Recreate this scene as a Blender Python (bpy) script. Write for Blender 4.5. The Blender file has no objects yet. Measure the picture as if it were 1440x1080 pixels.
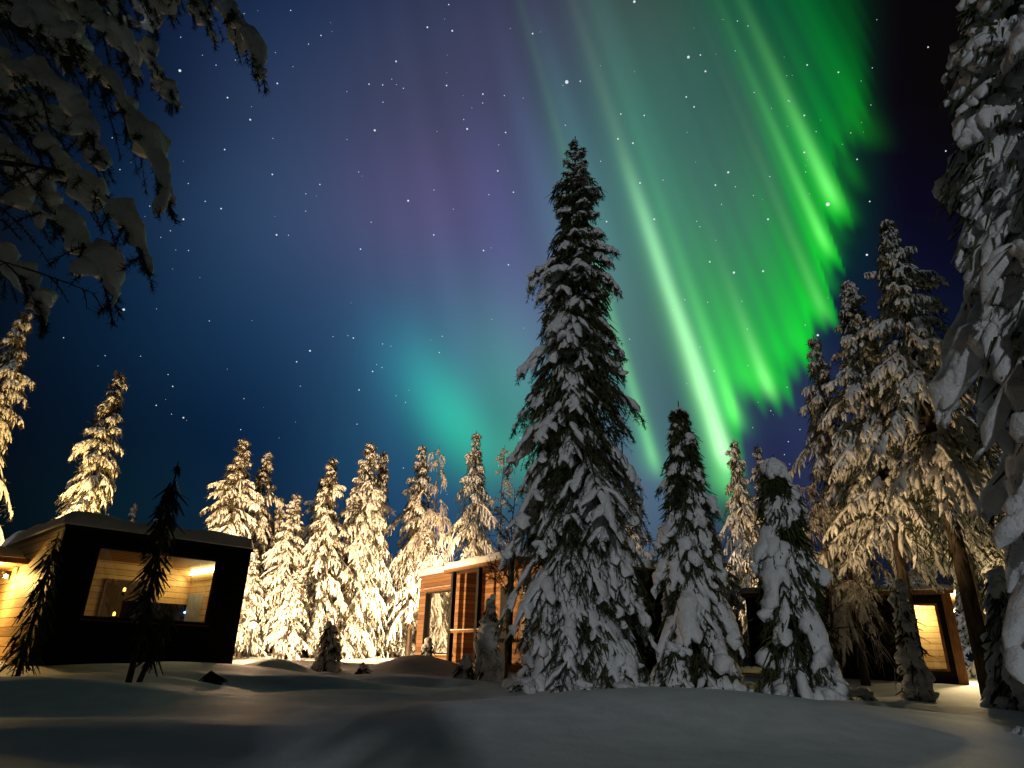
import bpy, bmesh, math
import numpy as np
from mathutils import Vector, Matrix, Euler

# ------------------------------------------------------------------ camera, world, moon
scene = bpy.context.scene
CZ = 1.1                                    # eye height above the zero plane
PITCH, ROLL = math.radians(22.3), math.radians(1.75)
cam_data = bpy.data.cameras.new('camera')
cam_data.sensor_width = 36.0
cam_data.lens = 940.0 / 1440.0 * 36.0
cam_data.clip_start = 0.05
cam_data.clip_end = 12000.0
cam = bpy.data.objects.new('camera', cam_data)
scene.collection.objects.link(cam)
cam.matrix_world = Matrix.Translation((0, 0, CZ)) @ Matrix.Rotation(math.pi / 2 + PITCH, 4, 'X') @ Matrix.Rotation(ROLL, 4, 'Z')
scene.camera = cam

MOON_EL, MOON_AZ = math.radians(11), math.radians(-8)    # moon stands low behind the camera, a little to its left
world = bpy.data.worlds.new('World')
scene.world = world
world.use_nodes = True
wn = world.node_tree.nodes
sky_tex = wn.new('ShaderNodeTexSky')
sky_tex.sky_type = 'NISHITA'
sky_tex.sun_disc = False
sky_tex.sun_elevation = MOON_EL
sky_tex.sun_rotation = math.pi - MOON_AZ
world.node_tree.links.new(sky_tex.outputs[0], wn['Background'].inputs[0])
wn['Background'].inputs[1].default_value = 0.0002

moon_data = bpy.data.lights.new('moon', 'SUN')
moon_data.energy = 0.45
moon_data.angle = math.radians(1.5)
moon_data.color = (0.94, 0.97, 1.0)
moon = bpy.data.objects.new('moon', moon_data)
scene.collection.objects.link(moon)
d = Vector((-math.sin(MOON_AZ) * math.cos(MOON_EL), math.cos(MOON_AZ) * math.cos(MOON_EL), -math.sin(MOON_EL)))
moon.rotation_euler = d.to_track_quat('-Z', 'Y').to_euler()
moon.location = -d * 100

scene.view_settings.view_transform = 'Standard'
scene.view_settings.look = 'None'
scene.view_settings.exposure = 0.0
scene.view_settings.gamma = 1.0
scene.cycles.max_bounces = 6
scene.cycles.diffuse_bounces = 3
scene.cycles.sample_clamp_indirect = 4.0
scene.cycles.use_denoising = True

C = scene.collection
FPX = 940.0


def ray(px, py):
    """slope x/y, z/y of the sight line through a spot of the 1440 x 1080 view"""
    a, b = px - 720.0, 540.0 - py
    a2 = a * math.cos(ROLL) - b * math.sin(ROLL)
    b2 = a * math.sin(ROLL) + b * math.cos(ROLL)
    Y = FPX * math.cos(PITCH) - b2 * math.sin(PITCH)
    return a2 / Y, (FPX * math.sin(PITCH) + b2 * math.cos(PITCH)) / Y


# ------------------------------------------------------------------ materials
def nodemat(name):
    m = bpy.data.materials.new(name)
    m.use_nodes = True
    nt = m.node_tree
    return m, nt, nt.nodes['Principled BSDF']


def mat_snow(name, col=(0.80, 0.82, 0.86), scale=9.0, bump=0.35, fine=70.0, rough=0.65):
    m, nt, b = nodemat(name)
    N, L = nt.nodes, nt.links
    tc = N.new('ShaderNodeTexCoord')
    n1 = N.new('ShaderNodeTexNoise'); n1.inputs['Scale'].default_value = scale; n1.inputs['Detail'].default_value = 4
    n2 = N.new('ShaderNodeTexNoise'); n2.inputs['Scale'].default_value = fine; n2.inputs['Detail'].default_value = 2
    L.new(tc.outputs['Object'], n1.inputs['Vector']); L.new(tc.outputs['Object'], n2.inputs['Vector'])
    ad = N.new('ShaderNodeMath'); ad.operation = 'MULTIPLY_ADD'; ad.inputs[1].default_value = 0.25
    L.new(n2.outputs[0], ad.inputs[0]); L.new(n1.outputs[0], ad.inputs[2])
    bp = N.new('ShaderNodeBump'); bp.inputs['Strength'].default_value = bump; bp.inputs['Distance'].default_value = 0.08
    L.new(ad.outputs[0], bp.inputs['Height']); L.new(bp.outputs[0], b.inputs['Normal'])
    cr = N.new('ShaderNodeValToRGB')
    cr.color_ramp.elements[0].color = (col[0] * .86, col[1] * .87, col[2] * .88, 1); cr.color_ramp.elements[0].position = .3
    cr.color_ramp.elements[1].color = (*col, 1); cr.color_ramp.elements[1].position = .6
    L.new(n1.outputs[0], cr.inputs[0]); L.new(cr.outputs[0], b.inputs['Base Color'])
    b.inputs['Roughness'].default_value = rough
    b.inputs['Specular IOR Level'].default_value = 0.25
    return m


def mat_noise(name, c1, c2, scale=8.0, rough=0.8, bump=0.3, stretch=(1, 1, 1), spec=0.2):
    m, nt, b = nodemat(name)
    N, L = nt.nodes, nt.links
    tc = N.new('ShaderNodeTexCoord'); mp = N.new('ShaderNodeMapping')
    mp.inputs['Scale'].default_value = stretch
    n1 = N.new('ShaderNodeTexNoise'); n1.inputs['Scale'].default_value = scale; n1.inputs['Detail'].default_value = 5
    L.new(tc.outputs['Object'], mp.inputs[0]); L.new(mp.outputs[0], n1.inputs['Vector'])
    cr = N.new('ShaderNodeValToRGB')
    cr.color_ramp.elements[0].color = (*c1, 1); cr.color_ramp.elements[0].position = .35
    cr.color_ramp.elements[1].color = (*c2, 1); cr.color_ramp.elements[1].position = .65
    L.new(n1.outputs[0], cr.inputs[0]); L.new(cr.outputs[0], b.inputs['Base Color'])
    bp = N.new('ShaderNodeBump'); bp.inputs['Strength'].default_value = bump; bp.inputs['Distance'].default_value = 0.02
    L.new(n1.outputs[0], bp.inputs['Height']); L.new(bp.outputs[0], b.inputs['Normal'])
    b.inputs['Roughness'].default_value = rough
    b.inputs['Specular IOR Level'].default_value = spec
    return m


def mat_boards(name, c1, c2, width=0.14, axis='Z', grain='X', rough=0.6):
    """boards: each its own tone, dark groove between, grain along the board"""
    m, nt, b = nodemat(name)
    N, L = nt.nodes, nt.links
    tc = N.new('ShaderNodeTexCoord'); sp = N.new('ShaderNodeSeparateXYZ')
    L.new(tc.outputs['Object'], sp.inputs[0])
    dv = N.new('ShaderNodeMath'); dv.operation = 'DIVIDE'; dv.inputs[1].default_value = width
    L.new(sp.outputs[axis], dv.inputs[0])
    fl = N.new('ShaderNodeMath'); fl.operation = 'FLOOR'; L.new(dv.outputs[0], fl.inputs[0])
    fr = N.new('ShaderNodeMath'); fr.operation = 'FRACT'; L.new(dv.outputs[0], fr.inputs[0])
    wn_ = N.new('ShaderNodeTexWhiteNoise'); wn_.noise_dimensions = '1D'; L.new(fl.outputs[0], wn_.inputs['W'])
    mp = N.new('ShaderNodeMapping')
    mp.inputs['Scale'].default_value = tuple(1.5 if a == grain else 28.0 for a in 'XYZ')
    L.new(tc.outputs['Object'], mp.inputs[0])
    gn = N.new('ShaderNodeTexNoise'); gn.inputs['Scale'].default_value = 1.0; gn.inputs['Detail'].default_value = 6
    L.new(mp.outputs[0], gn.inputs['Vector'])
    mx = N.new('ShaderNodeMath'); mx.operation = 'MULTIPLY_ADD'; mx.inputs[1].default_value = 0.55
    L.new(wn_.outputs['Value'], mx.inputs[0])
    g2 = N.new('ShaderNodeMath'); g2.operation = 'MULTIPLY'; g2.inputs[1].default_value = 0.6
    L.new(gn.outputs[0], g2.inputs[0]); L.new(g2.outputs[0], mx.inputs[2])
    cr = N.new('ShaderNodeValToRGB')
    cr.color_ramp.elements[0].color = (*c1, 1); cr.color_ramp.elements[0].position = .15
    cr.color_ramp.elements[1].color = (*c2, 1); cr.color_ramp.elements[1].position = .85
    L.new(mx.outputs[0], cr.inputs[0])
    gr = N.new('ShaderNodeMath'); gr.operation = 'LESS_THAN'; gr.inputs[1].default_value = 0.08
    L.new(fr.outputs[0], gr.inputs[0])
    mc = N.new('ShaderNodeMixRGB'); mc.inputs[2].default_value = (c1[0] * .25, c1[1] * .22, c1[2] * .2, 1)
    L.new(gr.outputs[0], mc.inputs[0]); L.new(cr.outputs[0], mc.inputs[1]); L.new(mc.outputs[0], b.inputs['Base Color'])
    inv = N.new('ShaderNodeMath'); inv.operation = 'MULTIPLY_ADD'; inv.inputs[1].default_value = -1.0
    L.new(gr.outputs[0], inv.inputs[0]); L.new(g2.outputs[0], inv.inputs[2])
    bp = N.new('ShaderNodeBump'); bp.inputs['Strength'].default_value = 0.5; bp.inputs['Distance'].default_value = 0.008
    L.new(inv.outputs[0], bp.inputs['Height']); L.new(bp.outputs[0], b.inputs['Normal'])
    b.inputs['Roughness'].default_value = rough
    b.inputs['Specular IOR Level'].default_value = 0.08
    return m


def mat_emit(name, col, strength):
    m, nt, b = nodemat(name)
    b.inputs['Base Color'].default_value = (*col, 1)
    b.inputs['Emission Color'].default_value = (*col, 1)
    b.inputs['Emission Strength'].default_value = strength
    return m


M = {}
M['ground'] = mat_snow('ground_snow', (0.80, 0.82, 0.86), scale=3.0, bump=0.4, fine=110.0)
M['snow'] = mat_snow('tree_snow', (0.80, 0.82, 0.84), scale=7.0, bump=0.6, fine=45.0)
M['rime'] = mat_snow('rime_snow', (0.82, 0.82, 0.80), scale=5.0, bump=0.7, fine=30.0)
M['roof_snow'] = mat_snow('roof_snow', (0.80, 0.82, 0.85), scale=2.5, bump=0.4, fine=35.0)
M['needle'] = mat_noise('spruce_needles', (0.020, 0.030, 0.010), (0.075, 0.085, 0.028), 3.0, 0.7, 0.0)
M['needle_rimed'] = mat_noise('frosted_needles', (0.03, 0.028, 0.014), (0.12, 0.10, 0.06), 4.0, 0.8, 0.0)
M['bark'] = mat_noise('bark', (0.030, 0.022, 0.016), (0.10, 0.075, 0.055), 14.0, 0.9, 0.8, (1, 1, .25))
M['frost_twig'] = mat_noise('frosted_twigs', (0.16, 0.14, 0.12), (0.62, 0.60, 0.57), 6.0, 0.8, 0.3)
M['wood_dark'] = mat_boards('dark_shaded_boards', (0.004, 0.0035, 0.003), (0.010, 0.009, 0.008), 0.145)  # dark wood; also stands for shade on unlit walls
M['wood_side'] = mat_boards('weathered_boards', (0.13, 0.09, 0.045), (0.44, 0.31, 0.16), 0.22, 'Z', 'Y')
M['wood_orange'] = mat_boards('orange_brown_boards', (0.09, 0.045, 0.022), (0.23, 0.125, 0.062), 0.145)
M['wood_pale'] = mat_boards('pale_pine_boards', (0.42, 0.25, 0.09), (0.62, 0.41, 0.18), 0.16)
M['wood_ceiling'] = mat_boards('ceiling_boards', (0.24, 0.13, 0.05), (0.40, 0.23, 0.09), 0.10, 'X', 'Y')
M['wood_side_in'] = mat_boards('pale_pine_boards_side', (0.42, 0.25, 0.09), (0.62, 0.41, 0.18), 0.16, 'Z', 'Y')
M['door_dark'] = mat_noise('dark_brown_door', (0.05, 0.028, 0.014), (0.09, 0.05, 0.025), 5.0, 0.5, 0.1, (6, 6, .6))
M['grey_boards'] = mat_boards('grey_boards', (0.16, 0.15, 0.14), (0.28, 0.26, 0.24), 0.30)
M['black'] = mat_noise('black_metal', (0.006, 0.006, 0.006), (0.012, 0.011, 0.010), 20.0, 0.6, 0.05)
M['post'] = mat_noise('brown_timber', (0.10, 0.045, 0.018), (0.24, 0.11, 0.04), 6.0, 0.7, 0.2, (5, 5, .5))
M['white'] = mat_noise('white_lacquer', (0.55, 0.53, 0.50), (0.62, 0.60, 0.57), 3.0, 0.4, 0.02)
M['lamp_warm'] = mat_emit('warm_lamp_glow', (1.0, 0.72, 0.30), 30.0)
M['strip'] = mat_emit('led_strip_glow', (1.0, 0.78, 0.36), 16.0)
M['candle'] = mat_emit('small_lamp_glow', (1.0, 0.55, 0.12), 3.0)
M['blue'] = mat_emit('blue_standby_light', (0.15, 0.35, 1.0), 30.0)
M['lit_room'] = mat_boards('pale_room_boards', (0.42, 0.27, 0.11), (0.66, 0.46, 0.22), 0.18)


def mat_glass(name, mix, tint=(0.9, 0.95, 0.95)):
    m = bpy.data.materials.new(name); m.use_nodes = True
    nt = m.node_tree; N, L = nt.nodes, nt.links
    N.remove(N['Principled BSDF'])
    tr = N.new('ShaderNodeBsdfTransparent'); tr.inputs[0].default_value = (*tint, 1)
    gl = N.new('ShaderNodeBsdfGlossy'); gl.inputs['Roughness'].default_value = 0.02
    gl.inputs['Color'].default_value = (1, 1, 1, 1)
    mx = N.new('ShaderNodeMixShader'); mx.inputs[0].default_value = mix
    L.new(tr.outputs[0], mx.inputs[1]); L.new(gl.outputs[0], mx.inputs[2])
    L.new(mx.outputs[0], N['Material Output'].inputs[0])
    return m


M['glass'] = mat_glass('window_glass', 0.06)
M['glass_mirror'] = mat_glass('coated_window_glass', 0.96, (0.2, 0.2, 0.2))


# ------------------------------------------------------------------ mesh helpers
class Geo:
    """collects quads; build() links them as one mesh object"""
    def __init__(self):
        self.V, self.F, self.Mi, self.n = [], [], [], 0

    def add(self, v, f, mi=0):
        v = np.asarray(v, dtype=np.float64).reshape(-1, 3); f = np.asarray(f, dtype=np.int64).reshape(-1, 4)
        self.V.append(v); self.F.append(f + self.n); self.Mi.append(np.full(len(f), mi)); self.n += len(v)
        return self

    def box(self, x0, x1, y0, y1, z0, z1, mi=0):
        v = [(x, y, z) for z in (z0, z1) for y in (y0, y1) for x in (x0, x1)]
        f = [(0, 2, 3, 1), (4, 5, 7, 6), (0, 1, 5, 4), (2, 6, 7, 3), (0, 4, 6, 2), (1, 3, 7, 5)]
        return self.add(v, f, mi)

    def tubes(self, P, R, k=6, sz=1.0, mi=0):
        """P (m,n,3) centre lines, R (m,n) radii"""
        P = np.asarray(P, float); R = np.asarray(R, float)
        if P.ndim == 2: P, R = P[None], R[None]
        m, n, _ = P.shape
        T = np.gradient(P, axis=1); T /= np.linalg.norm(T, axis=2, keepdims=True) + 1e-9
        ref = np.zeros_like(T); ref[..., 2] = 1
        S = np.cross(T, ref); ln = np.linalg.norm(S, axis=2, keepdims=True)
        alt = np.zeros_like(T); alt[..., 0] = 1
        S = np.where(ln > 0.08, S / (ln + 1e-9), np.cross(alt, T))
        S /= np.linalg.norm(S, axis=2, keepdims=True) + 1e-9
        U = np.cross(S, T)
        th = np.linspace(0, 2 * np.pi, k, endpoint=False)
        c, s = np.cos(th), np.sin(th)
        V = P[:, :, None, :] + R[:, :, None, None] * (c[None, None, :, None] * S[:, :, None, :] + sz * s[None, None, :, None] * U[:, :, None, :])
        i = np.arange(m)[:, None, None] * n * k; a = np.arange(n - 1)[None, :, None] * k; b = np.arange(k)[None, None, :]
        b2 = (b + 1) % k
        F = np.stack([i + a + b, i + a + b2, i + a + k + b2, i + a + k + b], -1).reshape(-1, 4)
        return self.add(V.reshape(-1, 3), F, mi)

    def noise(self, amp, freq, seed=0):
        r = np.random.default_rng(seed)
        for q in range(len(self.V)):
            v = self.V[q]; dv = np.zeros_like(v)
            for o in range(5):
                K = r.normal(size=(3, 3)) * freq * (0.7 + 0.45 * o); ph = r.uniform(0, 6.28, 3)
                dv += np.sin(v @ K.T + ph) / (1 + 0.5 * o)
            self.V[q] = v + dv * amp * 0.5
        return self

    def mesh(self, name, mats, smooth=True):
        V = np.concatenate(self.V); F = np.concatenate(self.F); Mi = np.concatenate(self.Mi)
        me = bpy.data.meshes.new(name)
        me.vertices.add(len(V)); me.vertices.foreach_set('co', V.astype(np.float32).ravel())
        me.loops.add(F.size); me.loops.foreach_set('vertex_index', F.astype(np.int32).ravel())
        me.polygons.add(len(F)); me.polygons.foreach_set('loop_start', np.arange(0, F.size, 4, dtype=np.int32))
        me.polygons.foreach_set('use_smooth', np.full(len(F), smooth))
        me.polygons.foreach_set('material_index', Mi.astype(np.int32))
        for m in mats: me.materials.append(m)
        me.update(calc_edges=True)
        return me

    def build(self, name, mats, parent=None, smooth=True, label=None, cat=None, group=None, kind=None):
        if not isinstance(mats, (list, tuple)): mats = [mats]
        o = bpy.data.objects.new(name, self.mesh(name, mats, smooth)); C.objects.link(o)
        if parent is not None: o.parent = parent
        tag(o, label, cat, group, kind)
        return o


def tag(o, label=None, cat=None, group=None, kind=None):
    if label: o['label'] = label
    if cat: o['category'] = cat
    if group: o['group'] = group
    if kind: o['kind'] = kind


def empty(name, loc, rz=0.0, label=None, cat=None, group=None):
    o = bpy.data.objects.new(name, None); C.objects.link(o)
    o.location = loc; o.rotation_euler = (0, 0, rz); o.empty_display_size = 0.3
    tag(o, label, cat, group)
    return o


def bxo(name, dims, mat, parent, label=None):
    return Geo().box(*dims).build(name, mat, parent, smooth=False, label=label)


def unit(v): return v / (np.linalg.norm(v, axis=-1, keepdims=True) + 1e-9)


# ------------------------------------------------------------------ ground
_gr = np.random.default_rng(5)
_waves = [(_gr.normal(size=2) * np.array([0.40, 0.95]) * f, _gr.uniform(0, 6.28), 1.0 / f ** .65) for f in (0.8, 1.1, 1.5, 2.0, 2.7, 3.6) for _ in range(2)]
MOUNDS = [(1.9, 7.2, .35, 2.5, 1.15), (2.6, 12.2, .13, 1.3, .8), (-5.6, 18.0, .33, .95, .7), (-2.5, 20.3, .42, 1.25, .75),
          (-7.6, 16.6, .12, 1.6, .6), (-4.1, 17.6, .17, .5, .4), (5.2, 10.4, .10, 2.2, .8), (1.2, 12.3, .10, .35, .4),
          (-3.2, 12.8, .17, 1.3, .5), (-6.0, 11.6, .18, 1.6, .45), (-1.6, 9.6, .12, 1.2, .4), (-4.6, 8.2, .13, 1.6, .45),
          (-2.4, 15.2, .10, 1.2, .4), (-8.0, 9.5, .12, 1.5, .5), (4.4, 8.0, .09, 1.8, .5), (-3.6, 6.0, .07, 1.3, .5),
          (-4.9, 13.3, -.14, .45, .28), (-5.9, 10.3, -.16, .4, .25), (-2.9, 10.6, -.12, .45, .25), (-6.9, 12.9, -.12, .5, .25),
          (-1.3, 13.9, -.10, .6, .3), (-3.9, 9.2, -.10, .5, .3)]


def ground(x, y):
    x = np.asarray(x, float); y = np.asarray(y, float)
    z = CZ + np.interp(y, [-40, 0, 5, 9, 13, 18, 22, 28, 45, 90, 4000], [-.7, -.72, -.64, -.54, -.50, -.50, -.34, -.22, .0, .4, .4])
    left = 1 / (1 + np.exp((x + 0.6) * 1.6)); near = np.exp(-np.clip(y - 16, 0, None) / 12)
    w = sum(a * np.sin(x * k[0] + y * k[1] + ph) for k, ph, a in _waves)
    z = z + w * 0.036 * (0.12 + left) * near
    for mx, my, a, sx, sy in MOUNDS:
        z = z + a * np.exp(-((x - mx) / sx) ** 2 - ((y - my) / sy) ** 2)
    return z


def axis_steps(lo, hi, d, far):
    core = np.arange(lo, hi, d); out = []
    s, v = d, hi
    while v < far: out.append(v); s *= 1.25; v += s
    out.append(far); neg = []; s, v = d, lo
    while v > -far: s *= 1.25; v -= s; neg.append(max(v, -far))
    return np.array(neg[::-1] + list(core) + out)


xs, ys = axis_steps(-14, 14, 0.09, 3200), axis_steps(1.5, 24, 0.09, 3200)
X, Y = np.meshgrid(xs, ys)
Z = ground(X, Y)
ny, nx = X.shape
i = (np.arange(ny - 1)[:, None] * nx + np.arange(nx - 1)[None, :]).ravel()
Geo().add(np.stack([X, Y, Z], -1).reshape(-1, 3), np.stack([i, i + 1, i + nx + 1, i + nx], -1)).build('ground', M['ground'], kind='structure')


def gz(x, y): return float(ground(x, y))


# ------------------------------------------------------------------ sky: dome with aurora and stars
def lin(c):
    c = np.asarray(c, float) / 255.0
    return np.where(c <= 0.04045, c / 12.92, ((c + 0.055) / 1.055) ** 2.4)


def smooth(e0, e1, x):
    t = np.clip((x - e0) / (e1 - e0), 0, 1); return t * t * (3 - 2 * t)


GX = np.array([-300, 0, 200, 400, 600, 750, 900, 1050, 1150, 1250, 1440, 1750], float)
GY = np.array([-500, 0, 150, 300, 450, 600, 720, 900], float)
GRID = np.array([
    [(3, 4, 6), (3, 4, 7), (4, 7, 12), (8, 12, 20), (10, 13, 22), (12, 15, 22), (12, 16, 20), (8, 14, 14), (4, 12, 10), (4, 5, 6), (3, 3, 4), (3, 3, 4)],
    [(5, 7, 12), (8, 12, 20), (11, 24, 48), (30, 46, 78), (50, 58, 86), (60, 64, 88), (58, 80, 78), (26, 70, 62), (6, 52, 38), (9, 11, 12), (6, 6, 8), (5, 5, 6)],
    [(5, 8, 14), (9, 16, 28), (13, 30, 56), (46, 61, 93), (66, 69, 99), (66, 74, 102), (62, 100, 98), (50, 78, 80), (12, 66, 52), (10, 12, 18), (7, 7, 10), (5, 6, 8)],
    [(5, 9, 16), (9, 18, 32), (20, 42, 70), (52, 72, 106), (80, 80, 118), (74, 84, 120), (68, 108, 108), (60, 92, 94), (16, 62, 52), (11, 16, 32), (8, 10, 16), (6, 7, 10)],
    [(4, 9, 16), (6, 17, 32), (14, 38, 64), (34, 62, 96), (60, 86, 120), (80, 94, 126), (74, 108, 110), (50, 96, 88), (22, 44, 62), (14, 24, 50), (9, 14, 26), (6, 9, 14)],
    [(4, 9, 14), (5, 14, 26), (8, 28, 48), (18, 46, 76), (44, 88, 118), (60, 98, 116), (74, 100, 118), (44, 58, 86), (38, 48, 82), (24, 34, 62), (10, 16, 28), (6, 9, 14)],
    [(4, 9, 12), (5, 15, 22), (8, 30, 44), (17, 42, 68), (34, 72, 106), (54, 84, 108), (78, 100, 124), (40, 50, 78), (32, 42, 72), (22, 30, 54), (10, 15, 24), (6, 8, 12)],
    [(3, 7, 10), (4, 10, 15), (6, 20, 30), (12, 28, 48), (22, 44, 66), (30, 50, 70), (36, 50, 68), (20, 28, 44), (16, 22, 38), (10, 15, 26), (7, 9, 14), (4, 6, 9)],
], float)
GRID = lin(GRID)


def catmull(arr, t, axis):
    """smooth interpolation of arr along axis at fractional index t"""
    n = arr.shape[axis]; i1 = np.clip(np.floor(t).astype(int), 0, n - 2); u = (t - i1)[:, None]
    g = lambda k: np.take(arr, np.clip(k, 0, n - 1), axis=axis)
    return i1, u, g


def sky_colour(px, py):
    px = np.clip(px, -300, 1750); py = np.clip(py, -500, 900)
    tx = np.interp(px, GX, np.arange(len(GX))); ty = np.interp(py, GY, np.arange(len(GY)))
    ix = np.clip(tx.astype(int), 0, len(GX) - 2); iy = np.clip(ty.astype(int), 0, len(GY) - 2)
    fx, fy = tx - ix, ty - iy

    def w4(f):
        return [(-f + 2 * f * f - f ** 3) / 2, (2 - 5 * f * f + 3 * f ** 3) / 2, (f + 4 * f * f - 3 * f ** 3) / 2, (-f * f + f ** 3) / 2]
    wx, wy = w4(fx), w4(fy)
    col = np.zeros((len(px), 3))
    for a in range(4):
        for b in range(4):
            g = GRID[np.clip(iy + a - 1, 0, len(GY) - 1), np.clip(ix + b - 1, 0, len(GX) - 1)]
            col += g * (wy[a] * wx[b])[:, None]
    c4 = np.stack([GRID[iy, ix], GRID[iy + 1, ix], GRID[iy, ix + 1], GRID[iy + 1, ix + 1]])
    col = np.clip(col, c4.min(0), c4.max(0) * 1.05)
    # fan of rays meeting high above on the left
    u = (px - 182) / (py + 1890)
    rn = np.random.default_rng(11)
    fan = sum(np.sin(u * f + p) * a for f, p, a in zip(rn.uniform(50, 260, 14), rn.uniform(0, 6.28, 14), rn.uniform(.3, 1, 14))) / 4
    inner = smooth(380, 640, px) * smooth(1230, 1150, px)
    col *= (1 + 0.07 * fan * inner)[:, None]
    # pale streaky band left of the spruce
    for u0, w, y0, y1, c in ((.268, .010, 100, 520, (60, 78, 110)), (.235, .012, 180, 560, (66, 66, 116)), (.287, .006, 420, 720, (50, 110, 120)),
                             (.300, .008, 60, 400, (50, 120, 110)), (.352, .012, -100, 330, (60, 110, 100))):
        k = np.exp(-((u - u0) / w) ** 2) * smooth(y0 - 90, y0 + 90, py) * smooth(y1 + 90, y1 - 90, py)
        col += lin(c) * (k * .16)[:, None]
    # soft teal clouds of light low on the left
    for x0, y0, sx, sy, sl, c, a in ((622, 572, 46, 80, .35, (8, 160, 112), .50), (650, 600, 42, 62, .35, (20, 165, 112), .46), (725, 560, 62, 100, .25, (50, 150, 105), .42),
                                     (575, 520, 60, 80, .3, (20, 110, 130), .35), (690, 470, 110, 90, .2, (50, 110, 110), .25), (820, 330, 60, 160, .2, (60, 130, 100), .22),
                                     (640, 320, 110, 110, .2, (84, 66, 124), .07), (740, 640, 70, 40, 0, (60, 170, 110), .3)):
        dx = px - x0 - sl * (py - y0)
        k = np.exp(-(dx / sx) ** 2 - ((py - y0) / sy) ** 2)
        col += lin(c) * (k * a)[:, None]
    # the green curtain: sharp lower edge, fading upwards along the rays
    eu = np.array([.270, .300, .320, .335, .343, .3495, .3600, .3690, .3800, .384, .388, .396, .404, .409, .414, .421, .427, .430, .437, .443, .445, .449, .455, .4625, .4665, .473, .482, .497, .505, .52, .5466])
    ey = np.array([640, 700, 735, 720, 610, 550, 566, 568, 556, 535, 520, 520, 500, 462, 452, 462, 440, 372, 380, 374, 320, 304, 322, 310, 232, 214, 205, 182, 160, 110, 0], float)
    ye = np.interp(u, eu, ey) + 7 * np.sin(u * 700)
    dd = ye - py
    wav = 0.5 + 0.5 * np.sin(u * 330 + 1.0) * np.sin(u * 147 + .4)
    base = np.interp(u, [.28, .31, .33, .36, .40, .45, .475, .485, .50, .52, .536, .552], [.0, .10, .26, .68, .72, .36, .18, .10, .17, .09, .05, 0])
    h = np.interp(u, [.3, .36, .42, .45, .47, .52, .55], [110, 88, 88, 100, 110, 200, 260])
    soft = np.interp(u, [.3, .42, .47, .55], [60, 26, 20, 60])
    cut = smooth(-soft * .5, soft, dd)
    fall = np.exp(-np.clip(dd, 0, None) / h)
    I = base * (0.78 + .34 * wav + .14 * fan) * cut * fall
    I = np.clip(I, 0, None)
    col *= (1 - .75 * np.clip(I * 1.6, 0, 1))[:, None]
    col += lin((0, 222, 40)) * (I * 1.15)[:, None]
    col += lin((60, 190, 110)) * (base * cut * np.exp(-np.clip(dd, 0, None) / 320) * .045)[:, None]
    # single bright rays: fan coordinate, width, bottom, length, white share, strength
    for u0, w, yb, ln, wh, a in ((.3305, .0050, 650, 150, .8, 1.35), (.3262, .0075, 690, 150, .25, .60), (.3295, .0050, 560, 150, .7, .25), (.3440, .0040, 588, 110, .35, .85),
                                 (.3415, .0080, 600, 170, .0, .5), (.3560, .006, 545, 120, .05, .45), (.3690, .0036, 548, 60, .75, .70), (.3660, .0080, 545, 110, .05, .6), (.3820, .006, 505, 110, 0, .35),
                                 (.3960, .007, 490, 100, .0, .50), (.4080, .006, 455, 110, 0, .32), (.4190, .0042, 440, 110, .30, .55), (.4290, .006, 400, 130, 0, .40), (.4378, .0038, 345, 95, .40, .75),
                                 (.4385, .0065, 360, 150, 0, .45), (.4560, .0050, 282, 110, .45, .80), (.4575, .0075, 300, 110, 0, .62), (.4500, .006, 330, 150, 0, .16),
                                 (.4960, .013, 195, 150, 0, .16), (.4760, .006, 255, 120, 0, .16), (.2905, .0032, 655, 190, .45, .50), (.2890, .0075, 665, 230, .15, .22)):
        uu = u - u0
        q = yb - py
        k = np.exp(-(uu / w) ** 2) * smooth(-26, 22, q) * np.exp(-np.clip(q, 0, None) / ln)
        c = lin((30, 235, 30)) * (1 - wh) + lin((205, 255, 190)) * wh
        col += c * (k * a * .85)[:, None]
    # thin pale ray entering from the upper left
    for path, w, a, c in (([(866, 190), (905, 300), (940, 405), (985, 520), (1015, 620), (1030, 700)], 10, .42, (140, 215, 150)),
                          ([(866, 190), (905, 300), (940, 405), (985, 520), (1012, 620), (1018, 720)], 30, .10, (70, 190, 110)),
                          ([(1035, 60), (1090, 150), (1135, 215), (1180, 300)], 26, .07, (30, 190, 90))):
        path = np.array(path, float)
        xc = np.interp(py, path[:, 1], path[:, 0])
        k = np.exp(-((px - xc) / w) ** 2) * smooth(path[0, 1] - 10, path[0, 1] + 170, py) * smooth(path[-1, 1] + 25, path[-1, 1] - 90, py)
        col += lin(c) * (k * a)[:, None]
    over = (0.05 + .95 * smooth(-420, -60, py)) * (0.06 + .94 * smooth(-300, -20, px)) * (0.06 + .94 * smooth(1750, 1460, px))
    return col * over[:, None]


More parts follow.
